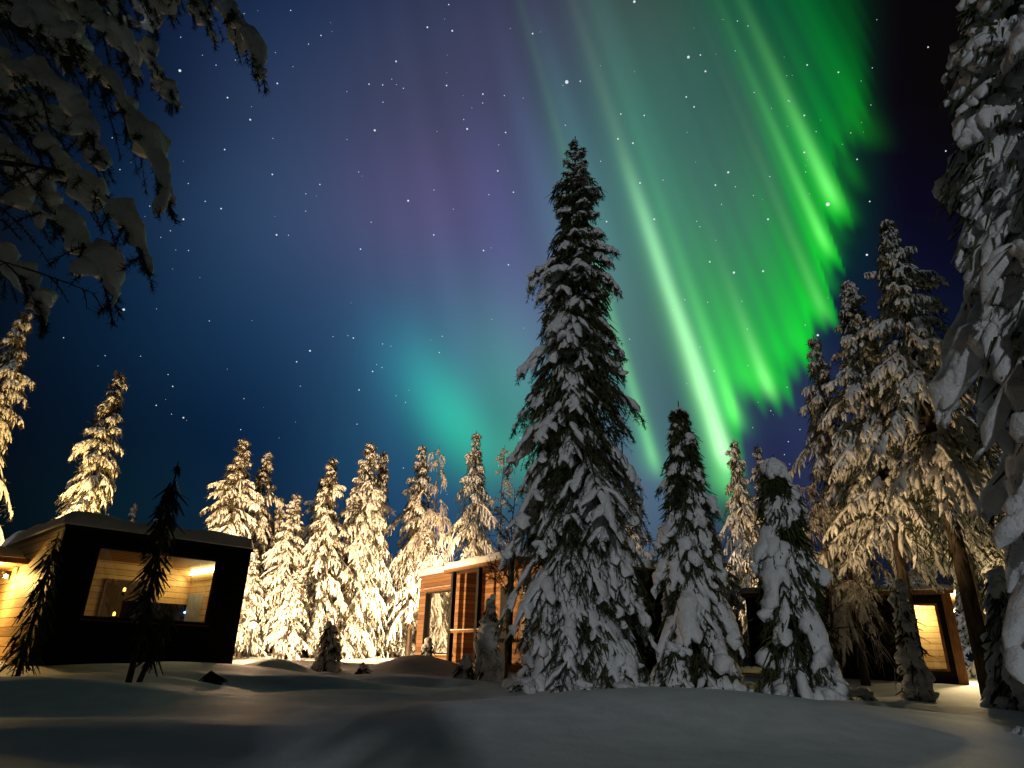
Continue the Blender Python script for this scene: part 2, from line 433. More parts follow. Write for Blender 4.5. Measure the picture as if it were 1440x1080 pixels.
def build_sky():
    RAD = 3000.0
    az = np.radians(np.concatenate([np.arange(-118, -50, 2.5), np.arange(-50, 52, .17), np.arange(52, 119, 2.5)]))
    el = np.radians(np.concatenate([np.arange(-3, 66, .17), np.arange(66, 90.1, 2.0)]))
    A, E_ = np.meshgrid(az, el)
    D = np.stack([np.sin(A) * np.cos(E_), np.cos(A) * np.cos(E_), np.sin(E_)], -1).reshape(-1, 3)
    # coordinates on a plane touching the sky dome in the north, 22 degrees up
    cp, sp_ = math.cos(math.radians(22.3)), math.sin(math.radians(22.3))
    depth = D[:, 1] * cp + D[:, 2] * sp_; up = -D[:, 1] * sp_ + D[:, 2] * cp
    dp = np.clip(depth, 0.18, None)
    a, b = D[:, 0] / dp * 940, up / dp * 940
    ct, st = math.cos(math.radians(1.75)), math.sin(math.radians(1.75))
    px, py = 720 + a * ct + b * st, 540 - (-a * st + b * ct)
    col = sky_colour(px, py)
    ny, nx = A.shape
    i = (np.arange(ny - 1)[:, None] * nx + np.arange(nx - 1)[None, :]).ravel()
    g = Geo(); g.add(D * RAD, np.stack([i, i + nx, i + nx + 1, i + 1], -1), 0)
    nd = len(D)
    # stars: little bright discs on the dome, part of the sky
    rn = np.random.default_rng(77)
    big = [(797, 115, 3.0), (968, 80, 2.3), (985, 77, 1.2), (1164, 287, 3.2), (527, 183, 1.8), (253, 99, 2.2), (557, 86, 1.4), (657, 181, 1.6), (574, 282, 1.7), (749, 47, 1.4), (601, 38, 1.4), (352, 168, 1.5),
           (390, 117, 1.3), (320, 137, 1.3), (389, 330, 1.5), (383, 245, 1.3), (311, 293, 1.3), (258, 308, 1.5), (174, 435, 2.0), (316, 210, 1.2), (258, 587, 1.4), (243, 543, 1.1), (700, 240, 1.4), (1024, 242, 1.8),
           (1006, 260, 1.5), (1131, 162, 1.4), (1131, 214, 1.5), (892, 2, 2.2), (992, 100, 1.6), (976, 150, 1.3), (1219, 358, 1.8), (1135, 91, 1.3), (1223, 283, 1.2), (1032, 383, 2.0), (1073, 381, 1.7), (1080, 308, 1.6),
           (505, 548, 1.2), (436, 493, 1.6), (524, 522, 1.2), (507, 350, 1.2), (680, 352, 1.3), (715, 372, 1.2), (610, 330, 1.2), (1150, 471, 1.9), (900, 257, 1.5), (890, 201, 1.5), (869, 195, 1.5), (920, 308, 1.6), (873, 160, 1.2),
           (906, 162, 1.2), (965, 136, 1.3), (816, 114, 1.2), (636, 43, 1.5), (519, 118, 1.1), (679, 132, 1.3), (628, 120, 1.3), (711, 186, 1.2), (1305, 66, 1.2), (1330, 212, 1.2), (497, 475, 1.2), (722, 270, 1.2), (1098, 655, 1.3)]
    rnd = [(rn.uniform(110, 1240), rn.uniform(-40, 700), float(np.clip(rn.lognormal(-.5, .4), .4, 1.4))) for _ in range(170)]
    rnd += [(x + rn.normal() * 60, y + rn.normal() * 60, .8) for x, y, _ in rnd[:60]]
    SV, SF = [], []
    for sx, sy, sr in big + rnd:
        aa, bb = sx - 720, 540 - sy
        a2, b2 = aa * ct - bb * st, aa * st + bb * ct
        v = np.array([a2, 940 * cp - b2 * sp_, 940 * sp_ + b2 * cp]); ln = np.linalg.norm(v); v /= ln
        size = sr * 0.80 * 2900.0 / ln
        s = unit(np.cross(v, [0, 0, 1])); t = np.cross(s, v)
        th = np.arange(8) * math.pi / 4
        k = len(SV)
        SV += [v * 2900 + size * (math.cos(q) * s + math.sin(q) * t) for q in th]
        SF += [(k, k + 1, k + 2, k + 7), (k + 2, k + 3, k + 6, k + 7), (k + 3, k + 4, k + 5, k + 6)]
    g.add(SV, SF, 1)
    m, nt, b = nodemat('aurora_sky'); N, L = nt.nodes, nt.links
    N.remove(b)
    at = N.new('ShaderNodeAttribute'); at.attribute_name = 'glow'
    em = N.new('ShaderNodeEmission'); L.new(at.outputs['Color'], em.inputs['Color'])
    L.new(em.outputs[0], N['Material Output'].inputs[0])
    m2, nt2, b2_ = nodemat('star_light'); nt2.nodes.remove(b2_)
    e2 = nt2.nodes.new('ShaderNodeEmission'); e2.inputs[0].default_value = (.86, .95, 1, 1); e2.inputs[1].default_value = 0.85
    nt2.links.new(e2.outputs[0], nt2.nodes['Material Output'].inputs[0])
    m.cycles.emission_sampling = 'NONE'; m2.cycles.emission_sampling = 'NONE'
    me = g.mesh('sky', [m, m2])
    ca = me.color_attributes.new('glow', 'FLOAT_COLOR', 'POINT')
    full = np.ones((len(me.vertices), 4), np.float32); full[:nd, :3] = col
    ca.data.foreach_set('color', full.ravel())
    o = bpy.data.objects.new('sky', me); C.objects.link(o); o['kind'] = 'structure'


build_sky()


# ------------------------------------------------------------------ trees
def lerp_at(P, s):
    """P (m,n,3), s (m,j) in 0..1 -> (m,j,3)"""
    m, n, _ = P.shape
    t = np.clip(s, 0, 1) * (n - 1); i0 = np.clip(t.astype(int), 0, n - 2); f = (t - i0)[..., None]
    r = np.arange(m)[:, None]
    return P[r, i0] * (1 - f) + P[r, i0 + 1] * f


def grow(P, L, rng, snow, need, wood, p):
    """clothe branch lines P (m,n,3) of length L (m,) with twigs, needles and snow"""
    m, n, _ = P.shape
    J = p['J']
    Tn = unit(np.gradient(P, axis=1))
    s = np.linspace(p.get('s0', .14), .97, J)[None, :] + rng.uniform(-.5, .5, (m, J)) * .8 / J
    s = np.repeat(s, 2, axis=1); sgn = np.tile([1.0, -1.0], J)[None, :, None]
    s = np.clip(s + rng.uniform(-.03, .03, s.shape), .05, 1)
    B = lerp_at(P, s); T = unit(lerp_at(Tn, s))
    up = np.array([0, 0, 1.0])
    S = unit(np.cross(T, up))
    ang = rng.uniform(.55, 1.15, s.shape)[..., None] * p.get('spread', 1.0)
    jt = rng.normal(size=T.shape) * p.get('jit', .12)
    Dr = unit(jt + T * np.cos(ang) + sgn * S * np.sin(ang) - up * p['tdroop'] * rng.uniform(.4, 1.5, s.shape)[..., None])
    hz = p.get('srz', lambda v: np.ones_like(v))
    lt = (p['tw'] * L[:, None] * (1.02 - s) ** .7 * 1.0 + p['tmin']) * rng.uniform(.6, 1.25, s.shape) * (.3 + .7 * hz(B[..., 2]))
    q = p.get('tn', 5)
    t = np.linspace(0, 1, q)[None, None, :, None]
    W = B[:, :, None, :] + Dr[:, :, None, :] * lt[..., None, None] * t
    W[..., 2] -= (p['hang'] * lt)[..., None] * t[..., 0] ** 2
    W = W.reshape(-1, q, 3); lt = lt.reshape(-1); D = Dr.reshape(-1, 3)
    # branch tips count as twigs as well
    tip = np.stack([lerp_at(P, np.full((m, 1), v))[:, 0] for v in np.linspace(.75, 1.03, q)], 1)
    W = np.concatenate([W, tip]); lt = np.concatenate([lt, L * .25]); D = np.concatenate([D, Tn[:, -1]])
    if wood is not None and p.get('twigwood', 0):
        wood.tubes(W, np.linspace(p['twigwood'], p['twigwood'] * .4, q)[None, :].repeat(len(W), 0), 4)
    # snow fingers
    cover = p['cover']
    if callable(cover): cv = cover(W[:, 0, 2])
    else: cv = np.full(len(W), cover)
    pb_ = np.clip(1 + rng.normal(size=m) * p.get('bvar', .25), 0, 1.6)
    pb_ = np.where(rng.random(m) < p.get('bare', .08), .12, pb_)
    cv = cv * np.concatenate([np.repeat(pb_, 2 * J), pb_])
    k = rng.random(len(W)) < cv
    hz = p.get('srz', lambda v: np.ones_like(v))
    r = p['sr'] * rng.uniform(.6, 1.3, k.sum()) * np.clip(lt[k] / (p['tmin'] * 1.3), .5, 1.6) * hz(W[k][:, 0, 2])
    prof = np.interp(np.linspace(0, 1, q + 2), [0, .2, .5, .8, 1], [.25, .8, 1, .9, .3])
    Ws = W[k]
    ends = p.get('reach', .93)
    Ws = lerp_at(Ws, np.linspace(0, ends, q + 2)[None, :].repeat(len(Ws), 0))
    Ws = Ws.copy(); Ws[..., 2] += (r * .55)[:, None]
    R = r[:, None] * prof[None] * rng.uniform(.72, 1.25, (len(r), q + 2)); R[:, -1] *= .3; R[:, 0] *= .6
    if len(r): snow.tubes(Ws, R, p.get('sk', 6), p.get('flat', .7))
    # snow blanket along the branch
    if p['mr'] > 0:
        kb = rng.random(m) < (cover(P[:, 0, 2]) if callable(cover) else cover) * 1.1 * pb_
        nn = 12
        sb = np.linspace(p.get('m0', .12), 1.0, nn)[None, :].repeat(kb.sum(), 0)
        Pb = lerp_at(P[kb], sb).copy()
        rb = p['mr'] * rng.uniform(.6, 1.25, kb.sum())[:, None] * (L[kb, None] / L.mean()) ** p.get('mexp', .6) * hz(P[kb][:, 0, 2])[:, None]
        Rb = rb * np.interp(sb, [0, .3, .7, .92, 1.0], [.5, 1, .95, .6, .08]) * rng.uniform(.72, 1.25, sb.shape)
        Pb[..., 2] += Rb * .45
        snow.tubes(Pb, Rb, p.get('mk', 9), p.get('mflat', .55))
    # needles
    nb = p['nb']
    if nb:
        tt = rng.uniform(.0, 1.05, (len(W), nb))
        Bp = lerp_at(W, tt)
        if 'ndens' in p:
            kp = rng.random(tt.shape) < p['ndens'](W[:, 0, 2])[:, None]
        else: kp = np.ones(tt.shape, bool)
        rd = unit(rng.normal(size=Bp.shape) + np.array([0, 0, -p.get('ndown', .5)]))
        nd = unit(D[:, None, :] * p.get('nfwd', .8) + rd)
        nl = p['nl'] * rng.uniform(.6, 1.3, tt.shape)[..., None] * (.45 + .55 * hz(W[:, 0, 2]))[:, None, None]
        blades(need, Bp[kp], nd[kp], nl[kp], p['nw'], rng)


def blades(g, B, D, Ln, w, rng):
    sd = unit(np.cross(D, rng.normal(size=D.shape)))
    tipp = B + D * Ln
    V = np.stack([B - sd * w, B + sd * w, tipp + sd * w * .35, tipp - sd * w * .35], 1).reshape(-1, 3)
    g.add(V, np.arange(len(B) * 4).reshape(-1, 4))


def conifer_meshes(H, prof, p, seed, z0=.2, spacing=.07, elev=None, base_r=.14, trunk_top=1.0, core=0, sweep=None):
    """trunk, foliage and snow meshes of one conifer standing at the origin.
    prof(zrel) horizontal reach, elev(zrel) -> (start slope, droop)"""
    rng = np.random.default_rng(seed)
    snow, need, wood = Geo(), Geo(), Geo()
    zt = np.linspace(-.3, H * trunk_top, 14)
    wob = np.cumsum(rng.normal(size=(14, 2)) * p.get('wob', .012) * H / 10, 0); wob -= wob[1]
    TP = np.column_stack([wob, zt]); rt = base_r * np.clip(1 - zt / (H * 1.01), .0, 1.03) ** .8 + .008
    wood.tubes(TP, rt, 8)
    nb = int((H - z0) / spacing)
    zr = np.linspace(0, 1, nb) ** p.get('zpow', 1.0)
    z = z0 + (H * .985 - z0) * zr + rng.normal(size=nb) * spacing
    z = np.clip(z, z0 * .8, H * p.get('ztop', .975)); rel = z / H
    az = np.arange(nb) * 2.39996 + rng.normal(size=nb) * .35
    R = prof(rel) * rng.uniform(p.get('rmin', .78), p.get('rmax', 1.14), nb)
    irr = p.get('irr', .0)
    R = R * (1 + irr * (np.sin(z * 1.9 + 2 * az + seed) + np.sin(z * 4.3 - az + seed * 2.1)) * .7)
    e, dr = elev(rel)
    e = e + rng.normal(size=nb) * .08
    s = np.linspace(0, 1, 9)[None, :]
    hx = R[:, None] * (s * 1.12 - .12 * s ** 2)
    vz = R[:, None] * (e[:, None] * s - dr[:, None] * s ** 2 + p.get('tipup', 0.0) * s ** 4)
    bend = rng.normal(size=nb)[:, None] * .12 * s ** 2
    A = az[:, None] + bend
    cx = np.interp(z, zt, wob[:, 0])[:, None]; cy = np.interp(z, zt, wob[:, 1])[:, None]
    P = np.stack([cx + np.cos(A) * hx, cy + np.sin(A) * hx, z[:, None] + vz], -1)
    P[..., 2] = np.maximum(P[..., 2], .03 + .05 * rng.random((nb, 1)))
    wood.tubes(P, np.linspace(1, .25, 9)[None] * (.012 + .012 * R[:, None]) * p.get('limb', 1.0), 5)
    L = np.linalg.norm(np.diff(P, axis=1), axis=2).sum(1)
    grow(P, L, rng, snow, need, wood, p)
    if core:   # dim inner needles hanging close to the stem
        nc = core
        zc = z0 * .6 + (H * .9 - z0 * .6) * rng.random(nc); rc = prof(zc / H) * np.sqrt(rng.random(nc)) * .72
        ac = rng.random(nc) * 6.283
        B = np.column_stack([np.cos(ac) * rc, np.sin(ac) * rc, zc])
        Dn = unit(np.column_stack([np.cos(ac), np.sin(ac), -1.1 - rng.random(nc)]) + rng.normal(size=(nc, 3)) * .4)
        blades(need, B, Dn, rng.uniform(.12, .34, (nc, 1)), .02, rng)
    snow.noise(p.get('lump', .02), p.get('lfreq', 9.0), seed)
    # leader
    return snow, need, wood


def conifer(name, x, y, label, cat, meshes, group=None, rz=0.0, sc=(1, 1, 1), mats=('bark', 'needle', 'snow')):
    root = empty(name, (x, y, gz(x, y)), rz, label, cat, group)
    root.scale = sc
    sn, nd, wd = meshes
    for nm, ge, mk in (('trunk', wd, mats[0]), ('foliage', nd, mats[1]), ('snow_load', sn, mats[2])):
        if ge.n: ge.build(nm, M[mk], root)
    return root


def copy_tree(root, loc, rz, sc, label, group=None, name=None):
    r = root.copy(); C.objects.link(r)
    r.location = loc; r.rotation_euler = (0, 0, rz); r.scale = sc; r['label'] = label
    if name: r.name = name
    if group: r['group'] = group
    for ch in root.children:
        c = ch.copy(); C.objects.link(c); c.parent = r
    return r


def seg(xp, fp): return lambda v: np.interp(v, xp, fp)


# --- the tall spruce in the middle
HX, HY = .1065 * 13, 13.0
hero_p = dict(J=9, tw=.36, tmin=.11, tdroop=.35, hang=.45, cover=seg([0, 6, 9.5, 11.5], [.64, .72, .90, .95]), sr=.058, flat=.50, reach=.84, mexp=.25, mr=.125, mflat=.40, mk=10, wob=.004, bare=.34, bvar=.3, zpow=1.5, ztop=.972, irr=.18,
              srz=seg([0, 8, 10.5, 11.6, 12.3], [1.10, 1.08, .84, .62, .40]), ndens=seg([0, 8, 10.2, 11.2], [1, .8, .42, .25]), nb=40, nl=.075, nw=.0062, ndown=.75, nfwd=.7, lump=.036, lfreq=13.0, twigwood=.006, sk=7, rmin=.74, rmax=1.2)
H = 12.06 + .44
hero = conifer_meshes(H, seg([0, .08, .2, .33, .44, .51, .58, .656, .70, .73, .762, .79, .826, .850, .868, .89, .908, .953, 1], [1.10, 1.20, 1.22, 1.24, 1.20, 1.12, 1.0, .90, .84, .92, .66, .40, .46, .62, .84, .40, .30, .18, .04]), hero_p, 3,
                      z0=.35, spacing=.047, elev=lambda r: (np.interp(r, [0, .4, .7, .85, .95, 1], [-.55, -.45, -.20, .18, .7, 1.6]), np.interp(r, [0, .4, .75, .9, 1], [.75, .62, .40, .12, 0])), base_r=.17, core=7000)
conifer('spruce_tree', HX, HY, 'tall narrow spruce in the middle, the tallest tree, thick snow on its drooping branches', 'tree', hero)

# --- two lower spruces right of it
p2 = dict(J=6, tw=.36, tmin=.13, tdroop=.5, hang=.6, cover=seg([0, 3.5, 5, 6], [.62, .66, .85, .9]), sr=.072, flat=.75, reach=.85, mr=.145, mflat=.7, mk=10, bare=.34, bvar=.3, irr=.16, ztop=.95,
          srz=seg([0, 3.5, 5, 6], [1.1, 1.05, .85, .6]), nb=44, nl=.075, nw=.006, ndown=.9, nfwd=.6, lump=.045, lfreq=7.0, twigwood=.007, sk=8, rmin=.7, rmax=1.22)
s2 = conifer_meshes(5.95, seg([0, .1, .3, .5, .62, .75, .88, .96, 1], [.92, .95, .82, .66, .60, .42, .26, .14, .04]), p2, 8, z0=.3, spacing=.052,
                    elev=lambda r: (np.interp(r, [0, .5, .8, 1], [-.35, -.3, 0, .7]), np.interp(r, [0, .5, 1], [1.0, .9, .2])), base_r=.10, core=3500)
conifer('spruce_tree', .270 * 14, 14.0, 'mid-height spruce just right of the tallest one, rounded snow lumps hanging all over it', 'tree', s2)
p3 = dict(p2, J=6, sr=.085, mr=.15, mflat=.55, tw=.34, tmin=.14, lump=.05, lfreq=6.0, nb=50, hang=.7, cover=seg([0, 2, 3, 4.2], [.50, .58, .75, .9]), bare=.42, srz=seg([0, 4], [1.1, 1.05]))
s3 = conifer_meshes(4.15, seg([0, .1, .3, .6, .8, .92, 1], [.78, .82, .72, .55, .40, .24, .06]), p3, 21, z0=.35, spacing=.075,
                    elev=lambda r: (np.interp(r, [0, .5, .8, 1], [-.5, -.5, -.3, .4]), np.interp(r, [0, .5, 1], [1.3, 1.2, .6])), base_r=.09, core=3000)
conifer('spruce_tree', .41 * 12, 12.0, 'low squat dark spruce smothered in grey snow slabs before the dark cabin wall', 'tree', s3)

# --- the near spruce cut by the right edge
pn = dict(J=7, tw=.30, tmin=.14, tdroop=.35, hang=.55, cover=.85, sr=.062, flat=.95, reach=.95, mr=.19, mflat=.85, mk=14, jit=.3, nb=60, nl=.05, nw=.003, ndown=.6, nfwd=.6,
          lump=.045, lfreq=6.5, twigwood=.008, sk=8, rmin=.72, rmax=1.12)
near = conifer_meshes(9.8, seg([0, .1, .2, .4, .58, .75, .9, 1], [1.55, 1.75, 1.82, 1.85, 1.62, 1.2, .6, .1]), pn, 14, z0=.9, spacing=.075,
                      elev=lambda r: (np.interp(r, [0, .5, 1], [-.35, -.30, .1]), np.interp(r, [0, .5, 1], [.75, .60, .3])), base_r=.2, core=3000)
conifer('spruce_tree', 6.25, 6.0, 'big near spruce cut off by the right edge, huge snow slabs and knobbly twig ends', 'tree', near)

# --- rimed forest trees: a few kinds, copied
pb = dict(J=15, tw=.20, tmin=.11, tdroop=.45, hang=.9, cover=.68, sr=.032, bare=.12, flat=.9, reach=1.0, mr=.046, mflat=.8, mk=6, nb=5, nl=.14, nw=.010, ndown=.9, nfwd=.5,
          lump=.02, lfreq=9.0, sk=6, tn=4, rmin=.5, rmax=1.4, irr=.24, jit=.38)
kinds = []
for kk in range(5):
    rr = np.random.default_rng(100 + kk)
    prof = seg([0, .05, .15, .3, .45, .6, .75, .88, .95, 1], np.array([.7, 1.05, 1.3, 1.32, 1.18, .98, .68, .36, .2, .04]) * rr.uniform(.82, 1.15, 10))
    kinds.append(conifer_meshes(10.0, prof, pb, 200 + kk, z0=[.7, 1.4, .5, 1.0, 2.2][kk], spacing=[.068, .075, .066, .078, .088][kk],
                                elev=lambda r: (np.interp(r, [0, .6, .9, 1], [-.15, -.05, .25, .9]), np.interp(r, [0, .6, 1], [.85, .7, .1])), base_r=.13, core=1500))
# wide droopy pine kind with more detail for the closer right-hand group
pc = dict(pb, irr=.16, rmin=.55, rmax=1.25, J=18, tw=.12, tmin=.10, sr=.031, hang=1.0, tn=4, nb=8, nl=.09, nw=.006, mr=.05, cover=.78, lump=.018, lfreq=12)
wide = conifer_meshes(11.5, seg([0, .15, .3, .45, .6, .72, .82, .92, 1], [1.2, 1.9, 2.0, 1.8, 1.35, 1.1, .62, .34, .05]), pc, 301, z0=3.8, spacing=.046,
                      elev=lambda r: (np.interp(r, [0, .6, .9, 1], [0, .15, .3, .9]), np.interp(r, [0, .6, 1], [.75, .7, .1])), base_r=.15, core=1200)
bare = conifer_meshes(12.4, seg([0, .3, .4, .55, .7, .82, .92, 1], [.9, 1.2, 1.75, 1.6, 1.15, .8, .36, .05]), dict(pc, wob=.004, nb=12, cover=.66, sr=.034), 302, z0=4.8, spacing=.050,
                      elev=lambda r: (np.interp(r, [0, .6, .9, 1], [-.1, .05, .3, .9]), np.interp(r, [0, .6, 1], [.8, .75, .1])), base_r=.19, core=1500)

FG = 'snow-crusted forest trees lit by the cabin lamps'
first = {}


def forest(kind, px, py, Y, wide_, label, rz):
    rx, rzz = ray(px, py)
    x = rx * Y; zb = gz(x, Y); Ht = CZ + rzz * Y - zb
    wide_ *= .82 if kind < 5 else 1.0
    base = {5: 11.5, 6: 12.4}.get(kind, 10.0)
    sc = (wide_, wide_, Ht / base)
    if kind not in first:
        ms = (kinds + [wide, bare])[kind]
        first[kind] = conifer('spruce_tree', x, Y, label, 'tree', ms, FG, rz, sc, ('bark', 'needle_rimed' if kind < 5 else 'needle', 'rime'))
        return first[kind]
    c = copy_tree(first[kind], (x, Y, zb), rz, (sc[0] * (1 + .12 * math.sin(px)), sc[1] * (1 + .12 * math.cos(px)), sc[2]), label, FG)
    c.rotation_euler = (.02 * math.sin(px * 1.7), .02 * math.cos(px * 2.3), rz)
    return c


FT = [
    (0, 40, 435, 24, 1.25, 'tall glowing white tree standing at the left edge beyond the cabin porch', 0),
    (1, -45, 470, 25, 1.3, 'snowy tree half cut off by the left edge, behind the tall glowing one', 2),
    (3, 172, 520, 25, 1.15, 'brightest yellow-lit tree rising straight behind the left cabin roof', 1),
    (2, 192, 706, 40, .7, 'tiny pale tree tip just above the left cabin roof, left one of two', .5),
    (1, 223, 708, 41, .7, 'tiny pale tree tip just above the left cabin roof, right one of two', 2.5),
    (0, 340, 615, 27, 1.15, 'tall lit tree rising behind the right end of the left cabin', 3),
    (2, 378, 632, 29, .95, 'slender lit tree close against the right of the one behind the left cabin corner', 4),
    (4, 396, 697, 31, .8, 'thin shorter lit tree behind the pointed bushy one', 1),
    (1, 421, 692, 28, .85, 'pointed bushy tree clearly lower than the lit group on its right', 2),
    (3, 474, 640, 28, 1.1, 'broad lit tree at the left of the tight group of three in the lit wood', 5),
    (0, 515, 620, 29, 1.15, 'highest tree of the tight group of three in the lit wood', 2.2),
    (2, 538, 630, 31, 1.05, 'right-hand tree of the tight group of three in the lit wood', .7),
    (4, 597, 625, 32, 1.1, 'lit tree with a bare dark stem standing at the left corner of the wooden cabin', 1.4),
    (4, 675, 607, 33, 1.2, 'open lit tree with visible trunk rising above the middle cabin roof', 3.3),
    (1, 889, 690, 33, 1.0, 'lit tree peeking out from behind the right side of the tallest spruce', 0),
    (0, 1035, 618, 31, 1.05, 'slim warm-lit tree directly right of the green ray of the aurora', 4.1),
    (3, 1066, 624, 32, 1.05, 'warm-lit tree behind the tip of the low squat spruce', 5.2),
    (5, 1190, 392, 18, 1.0, 'wide golden-lit drooping tree in the right-hand group', 0),
    (4, 1140, 472, 20, 1.25, 'golden tree with a crooked tip at the left of the right-hand group', 1.1),
    (6, 1245, 305, 16, 1.0, 'tallest tree of the right-hand group with a bare dark trunk below', 2.0),
    (5, 1290, 470, 28, 1.3, 'dim drooping tree behind the bare-trunked one on the right', 3.0),
    (3, 1345, 560, 29, 1.3, 'dim snowy tree between the bare dark trunk and the near spruce', 3.8),
    (0, 1395, 620, 28, 1.3, 'warm-lit snowy tree right of the small lit cabin corner', .3),
    (3, 1392, 700, 25.5, 1.0, 'golden-lit low tree just right of the glowing cabin corner, behind the bare trunk', 2.6),
    (1, 1110, 700, 31, 1.1, 'lower tree in shade behind the low squat spruce', 5.0),
    (2, 1005, 745, 27, .9, 'shorter tree seen between the mid-height spruce and the squat one', 2.0),
    (3, 562, 808, 34, .9, 'short far tree in the gap left of the wooden cabin', 1.0),
    (0, 585, 790, 36, .9, 'short far tree touching the left wall of the wooden cabin', 2.0),
    (4, 448, 775, 33, .9, 'short far tree behind the pointed bushy tree', 2.9),
    (2, 500, 760, 29, .8, 'low bright tree at the foot of the tight group of three', 4.9),
    (1, 362, 770, 27, .7, 'low bushy tree at the right foot of the left cabin', .9),
    (3, 452, 668, 32, .95, 'slim lit tree filling the gap left of the tight group of three', 1.9),
    (2, 366, 705, 31, .9, 'half-hidden lit tree between the slender tree and the left cabin corner', 3.1),
    (0, 420, 800, 26, .6, 'low rimed tree with a glowing window behind it', 3.9),
]
for k, px, py, Y, w, lab, rz in FT:
    forest(k, px, py, Y, w, lab, rz)

# far wood closing the view: reads as one mass
rf = np.random.default_rng(9)
gs = Geo()
proto_v = [np.concatenate(k[0].V)[::1] for k in (kinds[1], kinds[4])]
proto_f = [np.concatenate(k[0].F) for k in (kinds[1], kinds[4])]
for q in range(46):
    a = math.radians(-52 + 104 * q / 45 + rf.uniform(-1, 1)); dist = rf.uniform(44, 60)
    x, y = math.sin(a) * dist, math.cos(a) * dist
    v = proto_v[q % 2].copy(); h = rf.uniform(.45, .72)
    c, s_ = math.cos(q * 1.7), math.sin(q * 1.7)
    v = np.column_stack([(v[:, 0] * c - v[:, 1] * s_) * 1.3, (v[:, 0] * s_ + v[:, 1] * c) * 1.3, v[:, 2] * h]) + [x, y, gz(x, y)]
    gs.add(v, proto_f[q % 2])
gs.build('distant_forest', M['rime'], label='dark far wood closing the view behind the lit trees', cat='forest', kind='stuff')


# --- small trees and saplings
def small(name, px, Y, Ht, rad, label, seed, p, droop=1.0, cat='tree', mats=('bark', 'needle', 'snow'), spacing=.07, lean=(0, 0), z0=.12, group=None, core=300, prof=None):
    x = px * Y
    ms = conifer_meshes(Ht, prof or (lambda r: rad * np.interp(r, [0, .15, .5, .8, 1], [.8, 1, .8, .5, .12])), p, seed, z0=z0, spacing=spacing,
                        elev=lambda r: (np.interp(r, [0, .8, 1], [-.3, -.1, .6]), np.full_like(r, droop)), base_r=.035, core=core)
    r = conifer(name, x, Y, label, cat, ms, group, seed * .7, (1, 1, 1), mats)
    r.rotation_euler = (lean[0], lean[1], seed * .7 if lean == (0, 0) else 0)
    return r


ps = dict(J=5, tw=.32, tmin=.065, tdroop=.5, hang=.8, cover=.85, sr=.06, flat=.85, reach=.95, mr=.11, mflat=.8, mk=8, nb=24, nl=.030, nw=.003, ndown=.8, nfwd=.5,
          lump=.03, lfreq=9.0, sk=7, rmin=.6, rmax=1.3)
small('spruce_sapling', ray(687, 940)[0], 17.0, 1.95, .30, 'bent snow-wrapped sapling like a column in front of the wooden cabin porch', 31, dict(ps, mr=.15), 2.2)
small('spruce_sapling', ray(654, 945)[0], 16.0, .62, .17, 'knee-high snow-capped stub left of the bent sapling', 32, dict(ps, mr=.10, tmin=.06), 1.6)
small('spruce_sapling', ray(458, 940)[0], 19.5, 1.25, .42, 'dark rimed bush beside the snow mound in front of the lit wood', 33, dict(ps, cover=.55, nb=40), 1.4)
small('spruce_sapling', ray(510, 945)[0], 17.2, .42, .12, 'tiny snow cone on the open snow left of the big mound', 34, dict(ps, mr=.09, tmin=.05), 1.4)
small('spruce_sapling', ray(297, 948)[0], 12.0, .20, .08, 'tiny black seedling poking out in front of the left cabin corner', 35, dict(ps, cover=0, nb=30), .6)
small('spruce_sapling', ray(600, 930)[0], 22.5, .8, .22, 'small snowy sapling at the left foot of the wooden cabin', 36, ps, 1.6)
small('spruce_sapling', ray(1284, 940)[0], 13.0, 2.05, .24, 'column-like spruce with round snow lumps before the small lit cabin corner', 37, dict(ps, mr=.085, sr=.07, cover=.75, bare=.25), 1.9, spacing=.07)
small('spruce_sapling', ray(1432, 940)[0], 10.5, 2.0, .50, 'lumpy small spruce low at the right edge', 38, dict(ps, mr=.10, sr=.075, cover=.75, bare=.25), 2.0, spacing=.07)
small('spruce_sapling', ray(1400, 940)[0], 14.5, .9, .35, 'dark low bush at the foot of the bare trunk on the right', 39, dict(ps, cover=.3, nb=30), 1.2)
small('spruce_sapling', ray(185, 940)[0], 10.0, 3.1, .26, 'thin dark sapling with sagging tufts in front of the left cabin window', 40, dict(ps, cover=0, nb=40, mr=.06, sr=.05), 1.5, spacing=.13, z0=1.0,
      prof=lambda r: np.interp(r, [0, .3, .5, .7, .85, .93, 1], [.04, .07, .16, .19, .10, .05, .02]))
small('spruce_sapling', ray(200, 940)[0], 11.0, 1.1, .15, 'short crooked black sapling leaning in front of the left cabin wall', 41, dict(ps, cover=0, nb=16, mr=.04), 1.0, spacing=.2, lean=(0, .25), z0=.5, core=60)
small('spruce_sapling', ray(28, 940)[0], 12.5, 2.5, .34, 'dark twiggy sapling in front of the lit side wall at the left edge', 47, dict(ps, cover=0, nb=30, mr=.07, tw=.45, jit=.4), .9, spacing=.11, z0=.4)
small('spruce_sapling', ray(948, 940)[0], 13.0, .75, .26, 'knee-high lumpy seedling squeezed between the two tallest front spruces', 44, dict(ps, mr=.12, sr=.08), 1.6)


